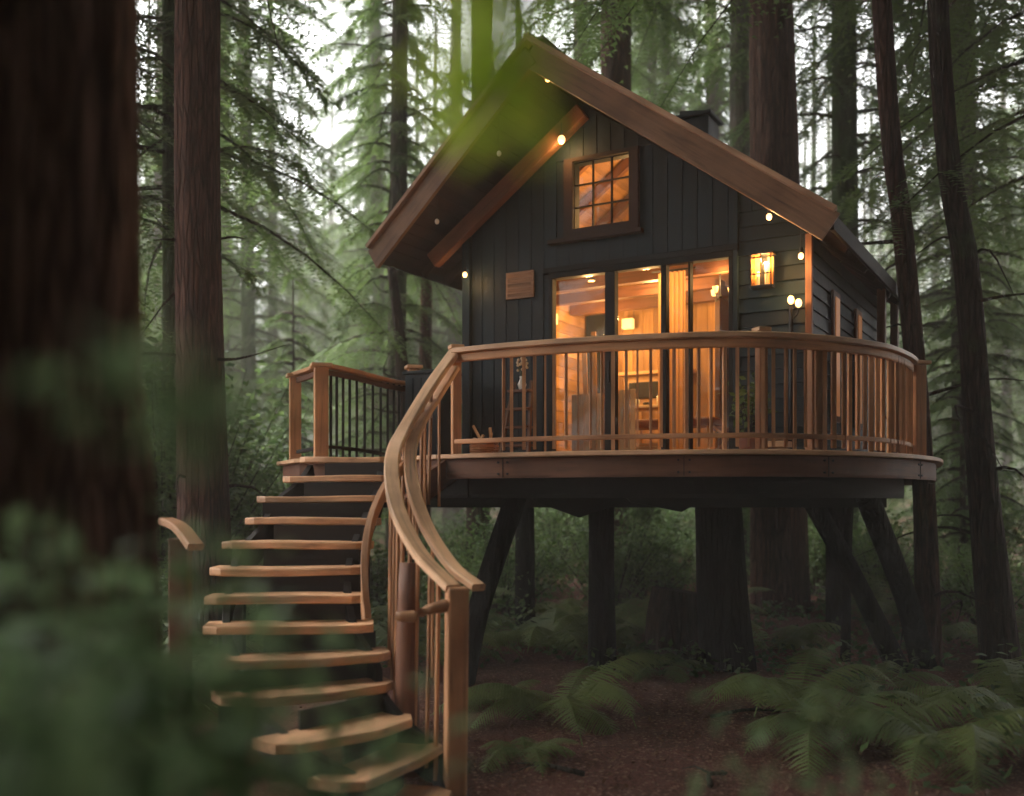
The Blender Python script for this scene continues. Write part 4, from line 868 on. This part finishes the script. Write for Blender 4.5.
bl = [(-3.9, 14.2, 0, 'leafy shrub right behind the first stair post'), (-5.1, 14.6, 2, 'tall leafy shrub left of the landing'), (-3.3, 16.2, 2, 'tall shrub behind the landing railing'), (-2.2, 15.8, 1, 'low shrub under the landing railing'),
      (-6.4, 15.8, 2, 'tall shrub between the left trunks'), (-4.4, 17.5, 0, 'rounded shrub in the misty gap'), (-1.0, 18.6, 0, 'rounded shrub below the deck left of the first post'), (.2, 19.0, 1, 'low bright shrub beyond the left brace'),
      (1.7, 17.2, 0, 'bright shrub seen between the two dark posts'), (2.2, 20.5, 2, 'tall shrub far beyond the two dark posts'), (5.6, 18.2, 1, 'dim shrub right of the massive trunk'), (7.2, 15.2, 1, 'dim shrub between the leaning trunks'),
      (8.6, 18.4, 2, 'tall shrub behind the leaning trunks'), (10.2, 16.4, 0, 'dim shrub at the right edge'), (-7.8, 17.8, 2, 'tall shrub left of the straight brown trunk'), (7.1, 24.5, 2, 'pale shrub in the mist beyond the right railing'), (3.3, 22.5, 0, 'rounded shrub beyond the stump'),
      (-3.0, 13.6, 1, 'low bright shrub just behind the landing corner post'), (-4.3, 12.9, 1, 'low shrub between the straight brown trunk and the stairs'), (-5.6, 16.8, 2, 'tall shrub hiding the foot of the left forest'), (-.2, 16.6, 0, 'shrub filling the gap under the deck beside the left brace'), (2.5, 18.2, 1, 'shrub behind the dark stump'), (.9, 21.5, 2, 'tall shrub closing the view between the dark posts'), (4.9, 20.6, 2, 'tall shrub beyond the massive trunk'), (6.2, 17.0, 0, 'shrub behind the right braces')]
for k, (x, y, q, lb_) in enumerate(bl):
    t = empty('shrub', (x, y, gz(x, y) - .05), k * 1.7, rg.uniform(.9, 1.2) * (1.65 if x < -4.2 and y > 14 else 1.0), label=lb_, cat='shrub', group='leafy shrubs around the deck'); linkobj('foliage', BU[q][0], t); linkobj('stems', BU[q][1], t)
# ferns
def fern_mesh(seed, nf, L0, mat, npn=30, lift=.9, drop=.85):
    rgn = np.random.default_rng(seed); Vs, Fs, Rs = [], [], []; off = 0
    for k in range(nf):
        az = k * 2.399 + rgn.normal(0, .25); L = L0 * rgn.uniform(.65, 1.1); lf = lift * rgn.uniform(.7, 1.25); dp = drop * rgn.uniform(.8, 1.2); bd = rgn.normal(0, .12)
        d = np.array([math.cos(az), math.sin(az), 0]); s_ = np.array([-d[1], d[0], 0])
        def pos(t): return d * (L * t * .95) + s_ * (bd * L * t * t) + np.array([0, 0, 1]) * L * (lf * t - dp * t * t)
        for q in range(npn):
            t = .14 + .86 * q / npn; p = pos(t); tg = pos(min(1.02, t + .02)) - pos(t - .02); tg /= np.linalg.norm(tg); nrm = np.cross(s_, tg); pl = L * .25 * (math.sin(min(1, (t + .02) * 1.05) ** .75 * math.pi) ** .7 + .03); wv = L * .86 / npn * .42
            for sg in (-1, 1):
                dr_ = (s_ * sg + tg * .35 - nrm * 0 + np.array([0, 0, -.22 - .2 * rgn.random()])); ll = pl * rgn.uniform(.85, 1.1)
                a = p - tg * wv; b_ = p + tg * wv; c = p + dr_ * ll * .55 + tg * wv * .8; c2 = p + dr_ * ll * .55 - tg * wv * .8; e = p + dr_ * ll + np.array([0, 0, -.12 * ll])
                Vs.append(np.array([a, c2, e, c, b_])); n0 = off; off += 5; Fs += [(n0, n0 + 1, n0 + 4), (n0 + 1, n0 + 3, n0 + 4), (n0 + 1, n0 + 2, n0 + 3)]; Rs += [.35 + .5 * rgn.random() * (1 - t) + .3 * t] * 5
        for q in range(8):                    # midrib
            t0, t1 = q / 8, (q + 1) / 8; a, b_ = pos(t0), pos(t1); wv = s_ * .006; Vs.append(np.array([a - wv, a + wv, b_ + wv, b_ - wv])); n0 = off; off += 4; Fs += [(n0, n0 + 1, n0 + 2), (n0, n0 + 2, n0 + 3)]; Rs += [.2] * 4
    return npmesh('fern', np.concatenate(Vs), np.array(Fs), np.array(Rs), mat)
FE = [fern_mesh(5, 11, 1.2, M['fern'], 32, 1.25, 1.15), fern_mesh(6, 8, .9, M['fern'], 28, 1.0, 1.0), fern_mesh(7, 11, 1.7, M['fern'], 42, 1.15, 1.05)]
fl = [(.45, 9.6, 2, .75, 'large fern with a long arching frond behind the foot of the stairs'), (.12, 8.2, 1, .75, 'small low fern at the edge of the path near the newel post'), (-.15, 10.2, 1, .9, 'fern between the stairs and the left brace'),
      (2.75, 8.7, 2, .8, 'fern reaching its fronds over the path below the deck'), (2.75, 9.7, 0, 1.0, 'fern at the foot of the thick dark post'), (3.5, 8.0, 2, .75, 'wide fern with drooping fronds below the right brace'), (4.7, 9.2, 2, .95, 'tall fern spreading at the right edge'),
      (5.6, 10.3, 0, 1.0, 'shaded fern under the leaning trunks'), (4.0, 11.0, 1, 1.1, 'fern in the shade of the right braces'),
      (1.75, 12.0, 1, 1.0, 'fern between the two dark posts'), (.5, 13.6, 0, 1.0, 'fern behind the left dark post'), (-.9, 12.9, 0, 1.0, 'fern in the shade below the landing'), (1.9, 15.0, 2, .9, 'pale fern catching light beyond the deck'), (.9, 16.0, 0, 1.0, 'fern beyond the deck in the centre gap'),
      (3.2, 16.2, 0, 1.0, 'fern beside the massive trunk'), (6.6, 13.6, 0, 1.1, 'fern behind the leaning dark trunk'), (-3.6, 10.6, 0, 1.1, 'fern at the foot of the straight brown trunk'), (-3.3, 8.5, 2, .8, 'fern beside the lower stairs'), (-4.6, 12.8, 0, 1.1, 'fern left of the landing stairs'), (-2.3, 13.6, 2, .9, 'fern behind the upper stairs'),
      (-.2, 14.4, 2, .9, 'broad fern beyond the left brace'), (1.3, 14.2, 0, 1.1, 'fern left of the dark stump'), (-1.3, 15.6, 2, 1.0, 'broad fern in the undergrowth below the landing'), (3.6, 13.6, 0, 1.0, 'dim fern between the thick post and the massive trunk'), (5.9, 15.6, 2, .9, 'dim fern behind the right braces'), (-3.0, 12.2, 0, 1.1, 'fern under the landing corner')]
for k, (x, y, q, s_, lb_) in enumerate(fl):
    o = linkobj('fern', FE[q]); o.location = (x, y, gz(x, y) - .02); o.rotation_euler = (0, 0, k * 1.1 + .4); o.scale = (s_,) * 3; tag(o, lb_, 'fern', 'ferns on the forest floor')
# one mass of low undergrowth and fern tips; fallen leaves
rgn = np.random.default_rng(77)
N = 300000; X = rgn.uniform(-30, 34, N); Y = 7 + 60 * rgn.random(N) ** 1.6; pat = np.sin(X * .9 + 2) * np.cos(Y * .8) + np.sin(X * 2.3 - Y * 1.7) * .6 + rgn.normal(0, .5, N)
pathd = np.abs(X - (0.9 + .28 * (Y - 8.5)))
keep = (pat > np.where(Y > 16, -1.3, -.2)) & (np.abs(X) < .75 * Y + 3) & ~((Y < 11.8) & (X > -3.0) & (X < 5.6) & ((pathd < 1.9) | (rgn.random(N) < .6))) & ~((Y < 11) & (X > -3) & (X < 2.4))
X, Y = X[keep], Y[keep]; Z = hgt(X, Y) + .04 + rgn.random(len(X)) ** 1.6 * (.28 + .5 * (np.sin(X * .5 + 3) * np.cos(Y * .45) > 0))
V, F, r_ = leaves(rgn, np.stack([X, Y, Z], 1), .12); tag(linkobj('undergrowth', npmesh('undergrowth', V, F, r_, M['cover'])), 'low leafy undergrowth covering the forest floor', 'undergrowth', kind='stuff')
N = 16000; X = rgn.uniform(-5, 9, N); Y = rgn.uniform(5, 16, N); V, F, r_ = leaves(rgn, np.stack([X, Y, hgt(X, Y) + .012], 1), .045)
V[:, 2] = np.clip(V[:, 2], 0, 99); tag(linkobj('fallen_leaves', npmesh('fallen_leaves', V, F, r_, M['litter'])), 'brown fallen leaves and chips scattered on the path', 'leaf litter', kind='stuff')
for k, (x, y, a, L, lb_) in enumerate(((1.9, 9.6, .3, 1.1, 'thin fallen branch lying behind the path below the deck'), (.55, 7.6, 2.5, .6, 'short broken stick on the path near the newel post'), (1.45, 7.3, 1.1, .45, 'short stick lying on the open path'), (4.9, 9.2, -.4, 1.6, 'fallen mossy branch among the right-hand ferns'))):
    t = empty('fallen_branch', (x, y, gz(x, y)), a, label=lb_, cat='branch', group='fallen branches'); mb = MB()
    mb.tube(spline([(0, 0, .02), (L * .4, .06, .05), (L * .7, -.03, .03), (L, .05, .015)], 8), [.022, .02, .018, .016, .014, .012, .01, .008, .004], 7, wob=.15, seed=k); o = mb.build('stem', M['bark_grey'], t, smooth=True)
    mb = MB(); mb.tube([(L * .45, .05, .045), (L * .6, .2, .07), (L * .75, .32, .02)], [.01, .007, .003], 5); mb.build('twig', M['bark_grey'], t)
# stump
t = empty('tree_stump', (2.15, 13.4, gz(2.15, 13.4) - .25), label='dark broken stump beside the thick dark post', cat='stump')
mb = MB(); mb.tube([(0, 0, 0), (0, 0, .35), (0, 0, .8), (.05, 0, 1.15)], [.5, .40, .36, .33], 22, wob=.1, seed=8, ridge=.08); mb.build('body', M['bark_dark'], t, smooth=True)
mb = MB(); mb.tube([(.3, -.2, .25), (.7, -.5, .1), (1.0, -.7, -.02)], [.13, .09, .04], 8); mb.build('root', M['bark_dark'], t, smooth=True)
mb = MB(); mb.tube([(-.3, -.2, .25), (-.6, -.5, .1), (-.9, -.6, -.02)], [.13, .09, .04], 8); mb.build('root', M['bark_dark'], t, smooth=True)
# foreground: out-of-focus saplings close to the camera
def sprig(stem, rad, parent, leafsz, nleaf, spread, mat, seed, t0=.35):
    rgn = np.random.default_rng(seed); mb = MB(); P = spline(stem, 14); mb.tube(P, np.linspace(rad, rad * .3, 15).tolist(), 6); mb.build('stem', M['bark_dark'], parent, smooth=True)
    t = t0 + (1 - t0) * rgn.random(nleaf) ** .7; A = np.array([tuple(p) for p in P]); idx = t * 14; i0 = np.minimum(idx.astype(int), 13); f = (idx - i0)[:, None]
    C = A[i0] * (1 - f) + A[i0 + 1] * f + rgn.normal(0, spread, (nleaf, 3)); V, F, r_ = leaves(rgn, C, leafsz); linkobj('leaves', npmesh('leaves', V, F, r_, M[mat]), parent)
def fg(name, x, y, label, cat='shrub'): return empty(name, (x, y, gz(x, y)), label=label, cat=cat)
t = fg('broadleaf_sapling', -.62, 1.55, 'blurred leafy sapling filling the lower left corner')
for k, (sx, sy, sz, n_, sp) in enumerate(((-.05, .1, 1.80, 260, .10), (.10, .15, 1.88, 150, .09), (.24, .0, 1.72, 150, .09), (-.25, -.1, 1.83, 200, .10), (.30, .25, 1.62, 110, .09), (.1, -.25, 1.66, 160, .09), (.40, -.2, 1.50, 90, .07), (-.15, .3, 1.75, 200, .1), (-.3, .2, 1.9, 90, .06))):
    sprig([(0, 0, 0), (sx * .4, sy * .4, sz * .55), (sx, sy, sz)], .012, t, .065, n_ * 2, sp, 'blue', 100 + k, .6)
t = fg('tall_sapling', -.55, .95, 'tall blurred sapling whose leaves float before the left trunks')
sprig([(0, 0, 0), (.02, -.05, 1.2), (.16, -.05, 1.98)], .006, t, .06, 40, .03, 'blue', 120, .85)
sprig([(.02, -.05, 1.0), (.17, -.02, 1.6), (.22, .0, 2.19)], .004, t, .06, 16, .018, 'blue', 121, .97)
sprig([(.02, -.05, 1.0), (.1, -.02, 1.6), (.26, .0, 2.17)], .004, t, .06, 20, .02, 'blue', 125, .95)
sprig([(.0, -.05, 1.0), (.05, -.02, 1.6), (.13, .02, 2.19)], .004, t, .04, 8, .015, 'blue', 122, .97)
t = fg('path_sapling', .75, 2.3, 'blurred leafy seedling rising at the bottom right of centre')
sprig([(0, 0, 0), (.05, 0, .8), (.0, .1, 1.62)], .008, t, .05, 60, .07, 'blue', 123, .8)
sprig([(0, 0, 0), (-.1, 0, .8), (-.18, .1, 1.52)], .008, t, .05, 50, .07, 'blue', 124, .75)
t = fg('edge_sapling', -.32, 2.6, 'blurred seedling at the bottom edge below the newel post')
sprig([(0, 0, 0), (.0, 0, .8), (-.03, .1, 1.30)], .008, t, .05, 70, .07, 'blue', 126, .7)
# overhanging branch with fresh green leaves, grown from the big left trunk
mb = MB(); P = spline([(.1, -.1, 4.9), (.7, -1.2, 3.9), (1.3, -2.2, 3.1), (1.635, -2.70, 2.76), (1.65, -2.72, 2.55)], 20); mb.tube(P, np.linspace(.05, .003, 21).tolist(), 7); o = mb.build('leafy_bough', M['bark_dark'], near, smooth=True)
rgn = np.random.default_rng(9); C = np.array([(1.642, -2.72, 2.64)]) + rgn.normal(0, 1, (110, 3)) * np.array([.020, .03, .045]); C2 = np.array([(1.655, -2.72, 2.54)]) + rgn.normal(0, 1, (26, 3)) * np.array([.012, .02, .03]); C3 = np.array([(1.60, -2.72, 2.545)]) + rgn.normal(0, 1, (6, 3)) * np.array([.01, .02, .008])
C4 = np.array([(1.685, -2.72, 2.71)]) + rgn.normal(0, 1, (30, 3)) * np.array([.022, .03, .022])
V, F, r_ = leaves(rgn, np.concatenate([C, C2, C3, C4]), .052); linkobj('fresh_leaves', npmesh('fresh_leaves', V, F, r_, M['bright']), o)

rgn = np.random.default_rng(14); C = rgn.normal(0, 1, (170, 3)) * np.array([.10, .10, .14]) + np.array([0, 0, .52]); V, F, r_ = leaves(rgn, C, .09)
linkobj('foliage', npmesh('foliage', V, F, r_, M['bush']), plant_pot); mb = MB()
for k in range(6): a = k * 1.05; mb.tube([(0, 0, .22), (.05 * math.cos(a), .05 * math.sin(a), .4), (.12 * math.cos(a), .12 * math.sin(a), .6)], .006, 5)
mb.build('stems', M['bark_dark'], plant_pot)
del plant_pot['_leaf']
